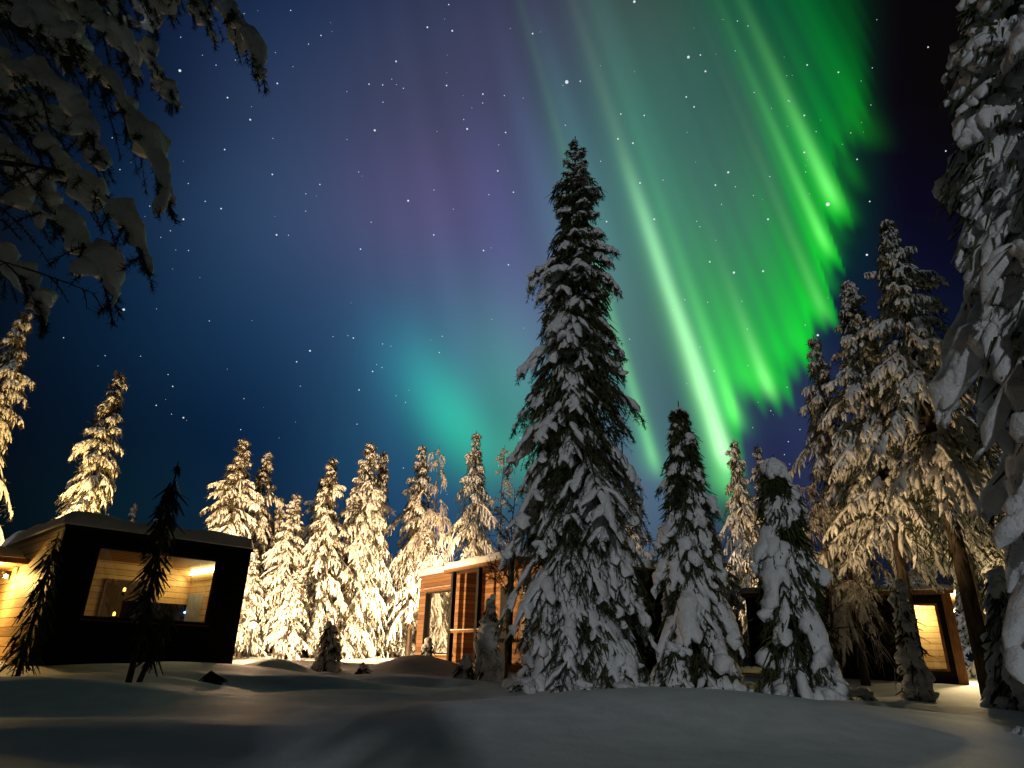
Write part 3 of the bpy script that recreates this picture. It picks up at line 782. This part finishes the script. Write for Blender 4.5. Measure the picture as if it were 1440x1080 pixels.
# --- birches: bare, frosted
def birch(name, x, y, Ht, label, seed, spread=.5, tr=.05, drooping=.4, mats='frost_twig', nl=26, trunkmat='bark', twr=.010, low=.18):
    rng = np.random.default_rng(seed)
    wood, fine = Geo(), Geo()
    n = 12
    z = np.linspace(-.2, Ht, n); wob = np.cumsum(rng.normal(size=(n, 2)) * .03, 0); wob -= wob[0]
    TP = np.column_stack([wob, z]); wood.tubes(TP, tr * np.linspace(1, .15, n), 7)
    s = np.linspace(0, 1, 7)
    P1 = []
    for q in range(nl):
        t = rng.uniform(low, .97); b = lerp_at(TP[None], np.array([[t]]))[0, 0]
        L = Ht * spread * (1.1 - t) * rng.uniform(.5, 1.1) + .25; a = rng.uniform(0, 6.283); up = rng.uniform(.5, 1.3)
        dvec = np.array([math.cos(a), math.sin(a), up]); dvec /= np.linalg.norm(dvec)
        line = b + dvec * (s * L)[:, None]; line[:, 2] -= drooping * L * s ** 2.2
        line[1:, :] += np.cumsum(rng.normal(size=(6, 3)) * .02 * L, 0)
        P1.append(line)
    P1 = np.array(P1); wood.tubes(P1, tr * .38 * np.linspace(1, .25, 7)[None].repeat(nl, 0), 5)

    def sub(P, k, Lr, dr, rad, g):
        m = len(P); tt = rng.uniform(.15, 1, (m, k)); B = lerp_at(P, tt).reshape(-1, 3)
        T = unit(lerp_at(np.gradient(P, axis=1), tt)).reshape(-1, 3)
        L = np.repeat(np.linalg.norm(P[:, -1] - P[:, 0], axis=1), k) * Lr * rng.uniform(.5, 1.2, m * k)
        Dv = unit(T * .8 + rng.normal(size=T.shape) * .65)
        line = B[:, None] + Dv[:, None] * (L[:, None] * s[None])[..., None]
        line[..., 2] -= dr * L[:, None] * s ** 2
        g.tubes(line, rad * np.linspace(1, .35, 7)[None].repeat(len(line), 0), 4)
        return line
    P2 = sub(P1, 6, .42, drooping, twr * 1.3, fine)
    sub(P2, 6, .5, drooping * 1.6, twr, fine)
    root = empty(name, (x, y, gz(x, y)), 0, label, 'tree')
    wood.build('trunk', M[trunkmat], root); fine.build('twigs', M[mats], root)
    return root


x = ray(617, 655)[0] * 31; birch('birch_tree', x, 31, 9.6, 'pale frosted birch rising beside the bare-stemmed tree at the cabin corner', 51, .24, .06, .9, nl=30, twr=.016, low=.4)
x = ray(706, 650)[0] * 33; birch('birch_tree', x, 33, 10.3, 'frosted birch with drooping twigs above the middle cabin roof', 52, .24, .06, .6, nl=32, twr=.012, low=.4)
x = ray(712, 900)[0] * 17.5; birch('birch_tree', x, 17.5, 4.7, 'bare birch with two thin stems in front of the cabin porch', 53, .32, .045, .1, 'bark', 16, twr=.007)
x = ray(1210, 470)[0] * 17; birch('birch_tree', ray(1175, 900)[0] * 18.5, 18.5, 6.0, 'dim birch tangled into the right-hand group of trees', 54, .35, .05, .7, nl=20, twr=.010)


# --- pine overhanging the upper left corner
def left_pine():
    rng = np.random.default_rng(61)
    tx, ty = -7.6, 6.6
    root = empty('pine_tree', (tx, ty, gz(tx, ty)), 0, 'big dark pine whose snow-weighted branches hang into the upper left corner', 'tree')
    zb = gz(tx, ty)
    snow, need, wood = Geo(), Geo(), Geo()
    z = np.linspace(-.3, 12, 12)
    wood.tubes(np.column_stack([np.sin(z * .5) * .08, np.cos(z * .4) * .08, z]), .22 * np.linspace(1, .25, 12), 10)

    def line(pts, n=11):
        pts = np.array(pts, float) - [tx, ty, zb]
        t = np.r_[0, np.cumsum(np.linalg.norm(np.diff(pts, axis=0), axis=1))]; t /= t[-1]
        u = np.linspace(0, 1, n); o = np.column_stack([np.interp(u, t, pts[:, k]) for k in range(3)])
        o[1:-1] = (o[:-2] + 2 * o[1:-1] + o[2:]) / 4
        return o

    def at(px, py, Y):
        rx, rzz = ray(px, py); return (rx * Y, Y, CZ + rzz * Y)
    T = lambda zz: (tx, ty, zb + zz)
    BR = [([T(8.6), at(120, -120, 5.8), at(250, -75, 5.7), at(320, 0, 5.6), at(352, 50, 5.6), at(368, 98, 5.6)], 1.0),
          ([T(8.0), at(60, -90, 6.0), at(190, -40, 6.0), at(238, 5, 6.0)], .9),
          ([T(6.0), at(-30, 10, 6.2), at(70, 50, 6.2), at(150, 105, 6.1), at(195, 175, 6.0), at(228, 235, 6.0), at(238, 290, 6.0)], 1.1),
          ([T(7.0), at(0, -60, 6.4), at(110, -10, 6.3), at(170, 60, 6.2), at(200, 115, 6.2)], .9),
          ([T(5.2), at(-40, 120, 6.6), at(40, 150, 6.5), at(110, 180, 6.5), at(150, 230, 6.4)], .9),
          ([T(4.6), at(-60, 220, 6.6), at(60, 235, 6.4), at(140, 255, 6.2), at(185, 310, 6.1), at(208, 385, 6.1)], 1.15),
          ([T(4.2), at(-40, 270, 6.8), at(60, 290, 6.6), at(110, 330, 6.4), at(145, 375, 6.3), at(155, 432, 6.3)], 1.0),
          ([T(3.6), at(-60, 350, 6.2), at(30, 375, 6.1), at(90, 395, 6.0), at(130, 412, 6.0)], .35),
          ([T(6.6), at(-60, 60, 5.6), at(20, 90, 5.5), at(90, 130, 5.5), at(130, 190, 5.5)], .9),
          ([T(8.6), at(-80, -60, 5.4), at(0, 0, 5.3), at(70, 30, 5.2), at(120, 70, 5.2)], 1.0),
          ([T(5.6), at(-80, 160, 7.0), at(0, 200, 7.0), at(60, 250, 7.0), at(80, 300, 7.0)], .8),
          ([T(7.6), at(-60, -10, 7.4), at(40, 20, 7.3), at(110, 60, 7.2)], .9)]
    for q in range(16):     # branches that fill the crown towards the frame's corner and beyond it
        zz = rng.uniform(4.4, 11.0); a = rng.uniform(-2.6, .9); Lh = rng.uniform(1.6, 2.9)
        if abs(a) < .6 and zz < 7: Lh *= .75
        c_, s_ = math.cos(a), math.sin(a)
        BR.append(([T(zz), (tx + c_ * Lh * .5, ty + s_ * Lh * .5, zb + zz + .1), (tx + c_ * Lh, ty + s_ * Lh, zb + zz - .5), (tx + c_ * Lh * 1.15, ty + s_ * Lh * 1.15, zb + zz - 1.0)], .9))
    P = np.array([line(b) for b, _ in BR]); wgt = np.array([w for _, w in BR])
    L = np.linalg.norm(np.diff(P, axis=1), axis=2).sum(1)
    wood.tubes(P, .045 * np.linspace(1, .25, 11)[None] * wgt[:, None], 6)
    pp = dict(J=12, s0=.30, tw=.17, tmin=.16, tdroop=.25, hang=.4, cover=.42, sr=.075, flat=.8, reach=.9, mr=.0, nb=120, bare=.2, nl=.075, nw=.0048, ndown=.3, nfwd=.9,
              lump=.045, lfreq=6.0, sk=9, twigwood=.010, tn=6)
    k = wgt > .5
    grow(P[k], L[k], rng, snow, need, wood, pp)
    grow(P[~k], L[~k], rng, snow, need, wood, dict(pp, J=6, cover=.2, nb=6, sr=.03))
    # heavy snow sagging along the outer half of each branch
    Q = P[k]; sb = np.linspace(.5, 1.0, 26)[None].repeat(len(Q), 0)
    Pb = lerp_at(Q, sb).copy(); Rb = .17 * np.clip(.7 + .4 * np.sin(sb * 38 + rng.uniform(0, 6.28, (len(Q), 1))), .4, 1.1) * np.interp(sb, [.55, .7, .88, .97, 1], [.15, .7, 1, .7, .1]) * rng.uniform(.55, 1.45, sb.shape)
    Pb[..., 2] += Rb * .3; snow.tubes(Pb, Rb, 12, .8)
    snow.noise(.075, 6.5, 5)
    wood.build('trunk', M['bark'], root); need.build('foliage', M['needle'], root); snow.build('snow_load', M['snow'], root)


left_pine()


# ------------------------------------------------------------------ cabins
def roof_snow(parent, x0, x1, y0, y1, z, t, seed=1, over=.06, name='roof_snow'):
    rng = np.random.default_rng(seed)
    xs_ = np.arange(x0 - over, x1 + over + .01, .09); ys_ = np.arange(y0 - over, y1 + over + .01, .09)
    XX, YY = np.meshgrid(xs_, ys_)
    dx = np.minimum(XX - xs_[0], xs_[-1] - XX); dy = np.minimum(YY - ys_[0], ys_[-1] - YY)
    dmin = np.minimum(dx, dy)
    hgt = t * np.sqrt(np.clip(1 - (1 - np.clip(dmin / .28, 0, 1)) ** 2, 0, 1))
    for o in range(6):
        K = rng.normal(size=2) * (1.0 + o * .9); hgt = hgt + np.sin(XX * K[0] + YY * K[1] + rng.uniform(0, 6)) * .018 * (hgt > .02)
    ZZ = z + hgt
    ny, nx = XX.shape
    i = (np.arange(ny - 1)[:, None] * nx + np.arange(nx - 1)[None, :]).ravel()
    g = Geo().add(np.stack([XX, YY, ZZ], -1).reshape(-1, 3), np.stack([i, i + 1, i + nx + 1, i + nx], -1))
    g.box(xs_[0], xs_[-1], ys_[0], ys_[-1], z - .01, z + .012)
    return g.build(name, M['roof_snow'], parent)


def point(name, loc, energy, parent, col=(1.0, .70, .36), rad=.12, spot=None):
    ld = bpy.data.lights.new(name, 'POINT'); ld.energy = energy; ld.color = col; ld.shadow_soft_size = rad
    o = bpy.data.objects.new(name, ld); C.objects.link(o); o.parent = parent; o.location = loc
    return o


def flood(name, parent, world_from, aim, energy, col, cone=140, rad=.12):
    ld = bpy.data.lights.new(name, 'SPOT'); ld.energy = energy; ld.color = col; ld.shadow_soft_size = rad
    ld.spot_size = math.radians(cone); ld.spot_blend = .7
    o = bpy.data.objects.new(name, ld); C.objects.link(o); o.parent = parent
    q = (Vector(aim) - Vector(world_from)).to_track_quat('-Z', 'Y')
    pm = Matrix.Translation(parent.location) @ Matrix.Rotation(parent.rotation_euler.z, 4, 'Z')
    loc = pm.inverted() @ Vector(world_from)
    o.location = loc; o.rotation_euler = (pm.to_quaternion().inverted() @ q).to_euler()
    return o


def wall_lamp(x, y, z, rz, energy, label, col=(1.0, .70, .36), out=.5, aim=None, cone=140):
    """outdoor lamp: bracket, shade and bulb; its wall lies behind local -y"""
    r = empty('wall_lamp', (x, y, z), rz, label, 'lamp')
    Geo().box(-.04, .04, -.10, -.07, -.12, .12).box(-.012, .012, -.07, .0, .03, .05).build('bracket', M['black'], r, smooth=False)
    Geo().tubes(np.array([[0, 0, .12], [0, 0, .10], [0, 0, .04]]), np.array([.01, .09, .10]), 14).build('lamp_shade', M['black'], r)
    Geo().tubes(np.array([[0, 0, .03], [0, 0, .01], [0, 0, -.05], [0, 0, -.07]]), np.array([.005, .04, .04, .005]), 10).build('bulb', M['lamp_warm'], r)
    if aim is None:
        point('light', (0, out * .6, -.12), energy, r, col)
    else:
        pm = Matrix.Translation((x, y, z)) @ Matrix.Rotation(rz, 4, 'Z')
        flood('light', r, pm @ Vector((0, out * .6, -.12)), aim, energy, col, cone)
    return r


def wall_with_hole(g, x0, x1, y0, y1, z0, z1, hx0, hx1, hz0, hz1):
    g.box(x0, hx0, y0, y1, z0, z1).box(hx1, x1, y0, y1, z0, z1).box(hx0, hx1, y0, y1, z0, hz0).box(hx0, hx1, y0, y1, hz1, z1)
    return g


# ---- left cabin: dark front with a wide window
A0, B0 = np.array([-10.1, 15.5]), np.array([-6.95, 18.7])
uu = (B0 - A0) / np.linalg.norm(B0 - A0)
z0 = CZ - .75
cab = empty('log_cabin', (A0[0], A0[1], z0), math.atan2(uu[1], uu[0]), 'dark flat-roofed cabin on the left with a wide window showing a lit wooden room', 'cabin')
W1, D1, H1 = 4.47, 6.4, 3.22        # top of wall at CZ+2.5
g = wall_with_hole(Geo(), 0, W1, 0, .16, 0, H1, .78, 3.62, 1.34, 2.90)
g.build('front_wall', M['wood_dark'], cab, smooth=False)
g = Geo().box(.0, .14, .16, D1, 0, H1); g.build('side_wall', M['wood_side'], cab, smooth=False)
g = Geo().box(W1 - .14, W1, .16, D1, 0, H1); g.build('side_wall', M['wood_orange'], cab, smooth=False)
bxo('rear_wall', (.14, W1 - .14, D1 - .14, D1, 0, H1), M['wood_orange'], cab)
bxo('interior_wall', (.14, W1 - .14, 3.1, 3.2, .55, H1 - .12), M['wood_pale'], cab)
bxo('interior_wall', (W1 - .26, W1 - .14, .16, 3.1, .55, H1 - .12), M['wood_side_in'], cab)
bxo('floor', (.14, W1 - .14, .16, D1 - .14, .35, .5), M['wood_ceiling'], cab)
bxo('ceiling', (.14, W1 - .26, .16, 3.1, 2.93, 3.08), M['wood_ceiling'], cab)
bxo('roof', (-.03, W1 + .03, -.03, D1 + .03, H1, H1 + .10), M['black'], cab)
roof_snow(cab, -.03, W1 + .03, -.03, D1 + .03, H1 + .10, .34, 2)
win = empty('window', (0, 0, 0)); win.parent = cab
wf = Geo(); fx0, fx1, fz0, fz1 = .78, 3.62, 1.34, 2.90
wf.box(fx0 - .04, fx0 + .03, -.03, .10, fz0 - .04, fz1 + .04).box(fx1 - .03, fx1 + .04, -.03, .10, fz0 - .04, fz1 + .04)
wf.box(fx0 + .03, fx1 - .03, -.03, .10, fz0 - .04, fz0 + .03).box(fx0 + .03, fx1 - .03, -.03, .10, fz1 - .03, fz1 + .04)
wf.build('window_frame', M['black'], win, smooth=False)
bxo('window_pane', (fx0 + .03, fx1 - .03, .03, .036, fz0 + .03, fz1 - .03), M['glass'], win)
bxo('window_sill', (fx0 - .04, fx1 + .04, -.10, -.032, fz0 - .07, fz0 - .042), M['post'], win)
st = Geo().box(W1 - .33, W1 - .275, .5, 3.06, 2.76, 2.90); st.build('ceiling_light_strip', M['strip'], cab, smooth=False)
dr_ = bxo('door', (2.0, 2.95, 3.05, 3.095, .5, 2.42), M['door_dark'], cab)
Geo().box(1.95, 1.995, 3.04, 3.098, .5, 2.46).box(2.955, 3.0, 3.04, 3.098, .5, 2.46).box(1.995, 2.955, 3.04, 3.098, 2.425, 2.46).build('door_frame', M['post'], dr_, smooth=False)
ld = bpy.data.lights.new('strip_light', 'AREA'); ld.shape = 'RECTANGLE'; ld.size = .12; ld.size_y = 2.2; ld.energy = 26; ld.color = (1.0, .72, .34)
lo = bpy.data.objects.new('strip_light', ld); C.objects.link(lo); lo.parent = cab; lo.location = (W1 - .48, 1.9, 2.70); lo.rotation_euler = (0, math.radians(38), 0)
cmat = Matrix.Translation((A0[0], A0[1], z0)) @ Matrix.Rotation(math.atan2(uu[1], uu[0]), 4, 'Z')


def cabin_pt(x, y, z): return tuple(cmat @ Vector((x, y, z)))


rc = math.atan2(uu[1], uu[0])
t = empty('cabinet', cabin_pt(3.35, 1.55, .5), rc, 'dark cabinet with a pale side panel standing inside the left cabin', 'cabinet')
Geo().box(-1.25, .42, -.22, .22, 0, 1.33).build('body', M['black'], t, smooth=False)
Geo().box(.20, .58, -.26, -.224, .62, 1.62).build('side_panel', M['white'], t, smooth=False)
Geo().box(.165, .192, -.262, -.24, 1.12, 1.15).build('standby_light', M['blue'], t, smooth=False)
o = Geo().box(-.011, .0, -.30, .34, -.32, .32).box(-.03, -.012, -.27, .31, -.29, .29).build('wall_screen', M['black'], None, smooth=False, label='small black screen on the side wall inside the left cabin', cat='screen')
o.location = cabin_pt(W1 - .262, .95, 1.85); o.rotation_euler = (0, 0, rc)
for q, (lx, lz, lab) in enumerate(((1.72, 1.99, 'small orange lamp hanging higher in the left cabin window'), (1.62, 1.42, 'small orange lamp low on the sill of the left cabin window'))):
    r = empty('table_lamp', cabin_pt(lx, .6, lz), rc, lab, 'lamp')
    Geo().tubes(np.array([[0, 0, -.09], [0, 0, -.08], [0, 0, .0]]), np.array([.04, .045, .012]), 10).build('base', M['black'], r)
    Geo().tubes(np.array([[0, 0, .0], [0, 0, .01], [0, 0, .08], [0, 0, .10]]), np.array([.01, .035, .03, .004]), 10).build('lamp_shade', M['candle'], r)
# porch on the left side
pr = empty('porch', cabin_pt(-.02, 2.6, 0), rc, 'lit timber porch on the side of the left cabin, at the left edge', 'porch')
Geo().box(-1.5, 0, 0, 3.4, 2.58, 2.72).build('porch_roof', M['post'], pr, smooth=False)
for yy in (.1, 2.2): Geo().box(-1.42, -1.30, yy, yy + .12, 0, 2.58).build('porch_post', M['wood_pale'], pr, smooth=False)
roof_snow(pr, -1.5, -.1, 0, 3.4, 2.72, .22, 4, .03)
lx, ly, lz = cabin_pt(-.22, 3.6, 2.35)
wall_lamp(lx, ly, lz, rc + math.pi / 2, 420, 'glowing porch lamp at the left edge on the left cabin side wall', (1, .60, .17), out=.5)
# hidden lamps on the far walls, which light the wood behind
lx, ly, lz = cabin_pt(W1 + .12, 2.2, 2.75)
wall_lamp(lx, ly, lz, rc - math.pi / 2, 11000, 'wall lamp on the right side wall of the left cabin facing the lit wood', (1, .65, .33), out=.35, aim=(-4.5, 29, 5.5), cone=130)
lx, ly, lz = cabin_pt(1.2, D1 + .12, 2.75)
wall_lamp(lx, ly, lz, rc, 6000, 'wall lamp on the rear wall of the left cabin facing the brightest tree', (1, .62, .22), aim=(-17.5, 26, 7), cone=120)

# ---- middle cabin: warm boards
C0, D0 = np.array([-3.4, 27.7]), np.array([.53, 21.4])
uu = (D0 - C0) / np.linalg.norm(D0 - C0)
rc = math.atan2(uu[1], uu[0]); z0 = CZ - .45
mc = empty('log_cabin', (C0[0], C0[1], z0), rc, 'orange-brown board cabin in the middle, partly hidden by the tallest spruce', 'cabin')
cmat = Matrix.Translation((C0[0], C0[1], z0)) @ Matrix.Rotation(rc, 4, 'Z')
LW, DW, HW = 8.2, 7.0, 3.30
g = wall_with_hole(Geo(), 0, 3.3, 0, .2, 0, HW, .55, 3.05, .50, 2.72)
g.build('front_wall', M['wood_orange'], mc, smooth=False)
g = Geo().box(3.3, 3.42, .2, 1.2, 0, HW).box(3.42, LW, 1.0, 1.2, 0, HW); g.build('porch_wall', M['wood_orange'], mc, smooth=False)
Geo().box(LW - .2, LW, 1.2, DW, 0, HW).build('side_wall', M['wood_dark'], mc, smooth=False)  # unlit side: its shade is put in as darker boards
Geo().box(0, .2, .2, DW, 0, HW).build('side_wall', M['wood_orange'], mc, smooth=False)
bxo('rear_wall', (.2, LW - .2, DW - .2, DW, 0, HW), M['wood_orange'], mc)
bxo('roof', (-.06, LW + .10, -.06, DW + .1, HW, HW + .08), M['wood_orange'], mc)
roof_snow(mc, -.06, LW + .10, -.06, DW + .1, HW + .08, .30, 6)
w = empty('window', (0, 0, 0)); w.parent = mc
Geo().box(.55, .95, .17, .196, .5, 2.72).box(.55, .6, .0, .17, .5, 2.72).box(2.98, 3.05, .05, .17, .5, 2.72).box(.6, 2.98, .05, .17, 2.66, 2.72).build('window_frame', M['black'], w, smooth=False)
pane = bxo('window_pane', (.9, 2.98, .10, .11, .56, 2.66), M['glass_mirror'], w)
bxo('window_sill', (.5, 3.1, -.12, .09, .44, .50), M['post'], w)
roof_snow(w, .62, 3.02, -.10, .06, .50, .07, 7, .0, 'sill_snow')
roof_snow(w, .50, 3.08, -.09, -.01, 2.84, .06, 8, .0, 'ledge_snow')
bxo('ledge', (.50, 3.08, -.09, -.003, 2.79, 2.835), M['post'], w)
po = empty('porch', (0, 0, 0)); po.parent = mc
Geo().box(3.45, LW, -.75, -.13, HW - .14, HW - .02).build('porch_roof', M['wood_orange'], po, smooth=False)
roof_snow(po, 3.45, LW, -.75, -.14, HW - .02, .30, 9, .04)
for xx in (3.92, 5.7, 7.6): Geo().box(xx, xx + .14, -.68, -.54, 0, HW - .14).build('porch_post', M['black'], po, smooth=False)
Geo().box(4.06, 5.70, -.66, -.56, 1.18, 1.27).box(5.84, 7.6, -.66, -.56, 1.18, 1.27).build('railing', M['post'], po, smooth=False)
roof_snow(po, 4.08, 5.68, -.69, -.53, 1.27, .11, 12, .0, 'railing_snow'); roof_snow(po, 5.86, 7.58, -.69, -.53, 1.27, .11, 13, .0, 'railing_snow')
dd = bxo('door', (4.55, 5.15, .955, .995, .3, 2.75), M['black'], mc)
bxo('handle', (4.62, 4.65, .90, .954, 1.35, 1.5), M['white'], dd)
bxo('sliding_panel', (5.9, 7.0, .95, .995, .3, 2.75), M['grey_boards'], mc)
w2 = bxo('window', (7.25, 7.9, .955, .995, .9, 2.6), M['black'], mc)
bxo('deck', (3.3, LW, -.7, .99, .0, .28), M['post'], mc)
lx, ly, lz = tuple(cmat @ Vector((-.12, 2.2, 2.9)))  # lamp added out of view to even the light on the wood
wall_lamp(lx, ly, lz, rc + math.pi / 2, 6000, 'added unseen lamp on the far left side wall of the middle cabin', (1, .66, .34), aim=(-7, 31, 4), cone=165)

# ---- right cabin: dark front, lit corner
C3 = np.array([13.95, 22.0]); u3 = np.array([.85, -.53]); rc = math.atan2(u3[1], u3[0]); z0 = CZ - .45
L3 = 6.2
S3 = C3 - u3 * L3 / np.linalg.norm(u3)
rcab = empty('log_cabin', (S3[0], S3[1], z0), rc, 'low black cabin on the right with one glowing corner window', 'cabin')
cmat = Matrix.Translation((S3[0], S3[1], z0)) @ Matrix.Rotation(rc, 4, 'Z')
g = wall_with_hole(Geo(), 0, L3 - .12, 0, .16, 0, 2.72, L3 - 1.2, L3 - .28, .45, 2.45); g.build('front_wall', M['wood_dark'], rcab, smooth=False)
bxo('side_wall', (L3 - .16, L3 - .02, .16, 4.0, 0, 2.72), M['wood_orange'], rcab)
bxo('side_wall', (0, .14, .16, 4.0, 0, 2.72), M['wood_dark'], rcab)
bxo('rear_wall', (.14, L3 - .16, 3.86, 4.0, 0, 2.72), M['wood_dark'], rcab)
bxo('corner_post', (L3 - .12, L3 + .14, -.10, .155, 0, 2.72), M['post'], rcab)
bxo('roof', (-.1, L3 + .25, -.2, 4.1, 2.72, 2.86), M['post'], rcab)
roof_snow(rcab, -.1, L3 + .25, -.2, 4.1, 2.86, .18, 16)
bxo('interior_wall', (L3 - 2.2, L3 - .17, 1.1, 1.16, .3, 2.6), M['lit_room'], rcab)
bxo('ceiling', (L3 - 2.2, L3 - .17, .17, 1.09, 2.55, 2.6), M['lit_room'], rcab)
w3 = empty('window', (0, 0, 0)); w3.parent = rcab
Geo().box(L3 - 1.2, L3 - 1.13, .0, .1, .45, 2.45).box(L3 - .36, L3 - .28, -.01, .1, .45, 2.45).box(L3 - 1.13, L3 - .36, 0, .1, .45, .52).box(L3 - 1.13, L3 - .36, 0, .1, 2.38, 2.45).build('window_frame', M['post'], w3, smooth=False)
bxo('window_pane', (L3 - 1.13, L3 - .36, .05, .056, .52, 2.38), M['glass'], w3)
point('added_room_light', (L3 - .9, .6, 2.2), 120, rcab, (1, .72, .36), .1)  # added lamp: a lit room in place of bright trees through the glass
lx, ly, lz = tuple(cmat @ Vector((L3 + .12, .9, 2.3)))
wall_lamp(lx, ly, lz, rc - math.pi / 2, 1000, 'wall lamp round the glowing corner of the right cabin', (1, .72, .34), out=.4)

lx, ly, lz = tuple(cmat @ Vector((.9, 4.12, 2.3)))  # unseen lamp added to brighten the trees behind this cabin
wall_lamp(lx, ly, lz, rc, 1300, 'added unseen lamp on the rear wall of the right cabin', (1, .68, .36), aim=(lx + 1.2, ly + 3, 5.5), cone=150)

# ---- far cabin with one lit window
fx, fy = ray(470, 920)[0] * 36, 36
z0 = gz(fx, fy) - .3
fc = empty('log_cabin', (fx - 3.5, fy, z0), 0.15, 'far dark cabin glimpsed between the stems of the lit wood', 'cabin')
wall_with_hole(Geo(), 0, 6.5, 0, .2, 0, 2.7, .9, 1.7, .8, 1.9).build('front_wall', M['wood_dark'], fc, smooth=False)
bxo('side_wall', (0, .2, .2, 4, 0, 2.7), M['wood_dark'], fc); bxo('side_wall', (6.3, 6.5, .2, 4, 0, 2.7), M['wood_dark'], fc)
bxo('rear_wall', (.2, 6.3, 3.8, 4, 0, 2.7), M['wood_pale'], fc); bxo('roof', (-.1, 6.6, -.1, 4.1, 2.7, 2.85), M['wood_dark'], fc)
roof_snow(fc, -.1, 6.6, -.1, 4.1, 2.85, .2, 18)
bxo('window', (.9, 1.7, .08, .09, .8, 1.9), M['strip'], fc)

# ---- garden lamp behind the squat spruce: its light catches the right-hand trees
lpx, lpy = ray(1128, 872)[0] * 15.0, 15.0
lp = empty('garden_lamp', (lpx, lpy, gz(lpx, lpy)), 0, 'garden lamp glinting through the low squat spruce on the right', 'lamp')
Geo().tubes(np.array([[0, 0, -.2], [0, 0, .7], [0, 0, 1.3]]), np.array([.04, .035, .03]), 8).build('pole', M['black'], lp)
Geo().tubes(np.array([[0, 0, 1.3], [0, 0, 1.32], [0, 0, 1.48], [0, 0, 1.50]]), np.array([.02, .08, .08, .01]), 12).build('bulb', M['lamp_warm'], lp)
Geo().tubes(np.array([[0, 0, 1.51], [0, 0, 1.53], [0, 0, 1.58]]), np.array([.16, .15, .02]), 12).build('lamp_shade', M['black'], lp)
flood('light', lp, (lpx + .12, lpy, gz(lpx, lpy) + 1.4), (10.2, 18.6, 10.5), 1150, (1, .66, .33), 110)

# ---- lamp in the wood beside the left cabin: it rakes across the snow towards the viewer
lqx, lqy = ray(352, 903)[0] * 23.0, 23.0
lq = empty('garden_lamp', (lqx, lqy, gz(lqx, lqy)), 0, 'garden lamp glowing low among the lit trees at the right edge of the left cabin', 'lamp')
Geo().tubes(np.array([[0, 0, -.2], [0, 0, .4], [0, 0, .9]]), np.array([.04, .035, .03]), 8).build('pole', M['black'], lq)
Geo().tubes(np.array([[0, 0, .9], [0, 0, .92], [0, 0, 1.06], [0, 0, 1.08]]), np.array([.02, .08, .08, .01]), 12).build('bulb', M['lamp_warm'], lq)
Geo().tubes(np.array([[0, 0, 1.09], [0, 0, 1.11], [0, 0, 1.16]]), np.array([.16, .15, .02]), 12).build('lamp_shade', M['black'], lq)
flood('light', lq, (lqx + .05, lqy - .16, gz(lqx, lqy) + 1.25), (-2.5, 8, .6), 650, (1, .62, .34), 100)

# ---- low snow-topped bench between the two lower spruces
bxx = ray(1058, 920)[0] * 16.5
bn = empty('bench', (bxx, 16.5, gz(bxx, 16.5)), -.15, 'low bench with a pad of snow between the two lower front spruces', 'bench')
Geo().box(-.75, .75, -.2, .2, .30, .36).build('seat', M['post'], bn, smooth=False)
for sx in (-.6, .55): Geo().box(sx, sx + .06, -.17, .17, -.1, .30).build('leg', M['post'], bn, smooth=False)
roof_snow(bn, -.75, .75, -.2, .2, .36, .10, 22, .02, 'seat_snow')

# ---- unseen trees added behind the photographer to shade the left and right foreground
for q, (k, x, y, h, w, lab) in enumerate(((2, -15.5, -4.5, 1.5, 2.4, 'added unseen shade tree behind the viewer, farthest left'), (0, -12.6, -5.0, 1.5, 2.4, 'added unseen shade tree behind the viewer, second from left'),
                                          (2, -9.8, -4.2, 1.5, 2.4, 'added unseen shade tree behind the viewer, third from left'), (0, -7.2, -5.6, 1.5, 2.4, 'added unseen shade tree behind the viewer, fourth from left'),
                                          (2, -4.9, -4.4, 1.2, 1.9, 'added unseen shade tree behind the viewer, nearest to the middle'),
                                          (2, 5.9, -4.2, 1.0, 1.3, 'low added unseen shade tree behind the viewer on the right'), (0, 8.6, -4.5, 1.5, 2.2, 'added unseen shade tree behind the viewer, right of the low one'),
                                          (2, 11.6, -4.5, 1.5, 2.4, 'added unseen shade tree behind the viewer, second from the right end'), (0, 14.4, -4.0, 1.5, 2.4, 'added unseen shade tree behind the viewer, farthest right'))):
    copy_tree(first[k], (x, y, gz(x, y)), q * 1.3, (w, w, h), lab, 'unseen trees added behind the viewer for shade')
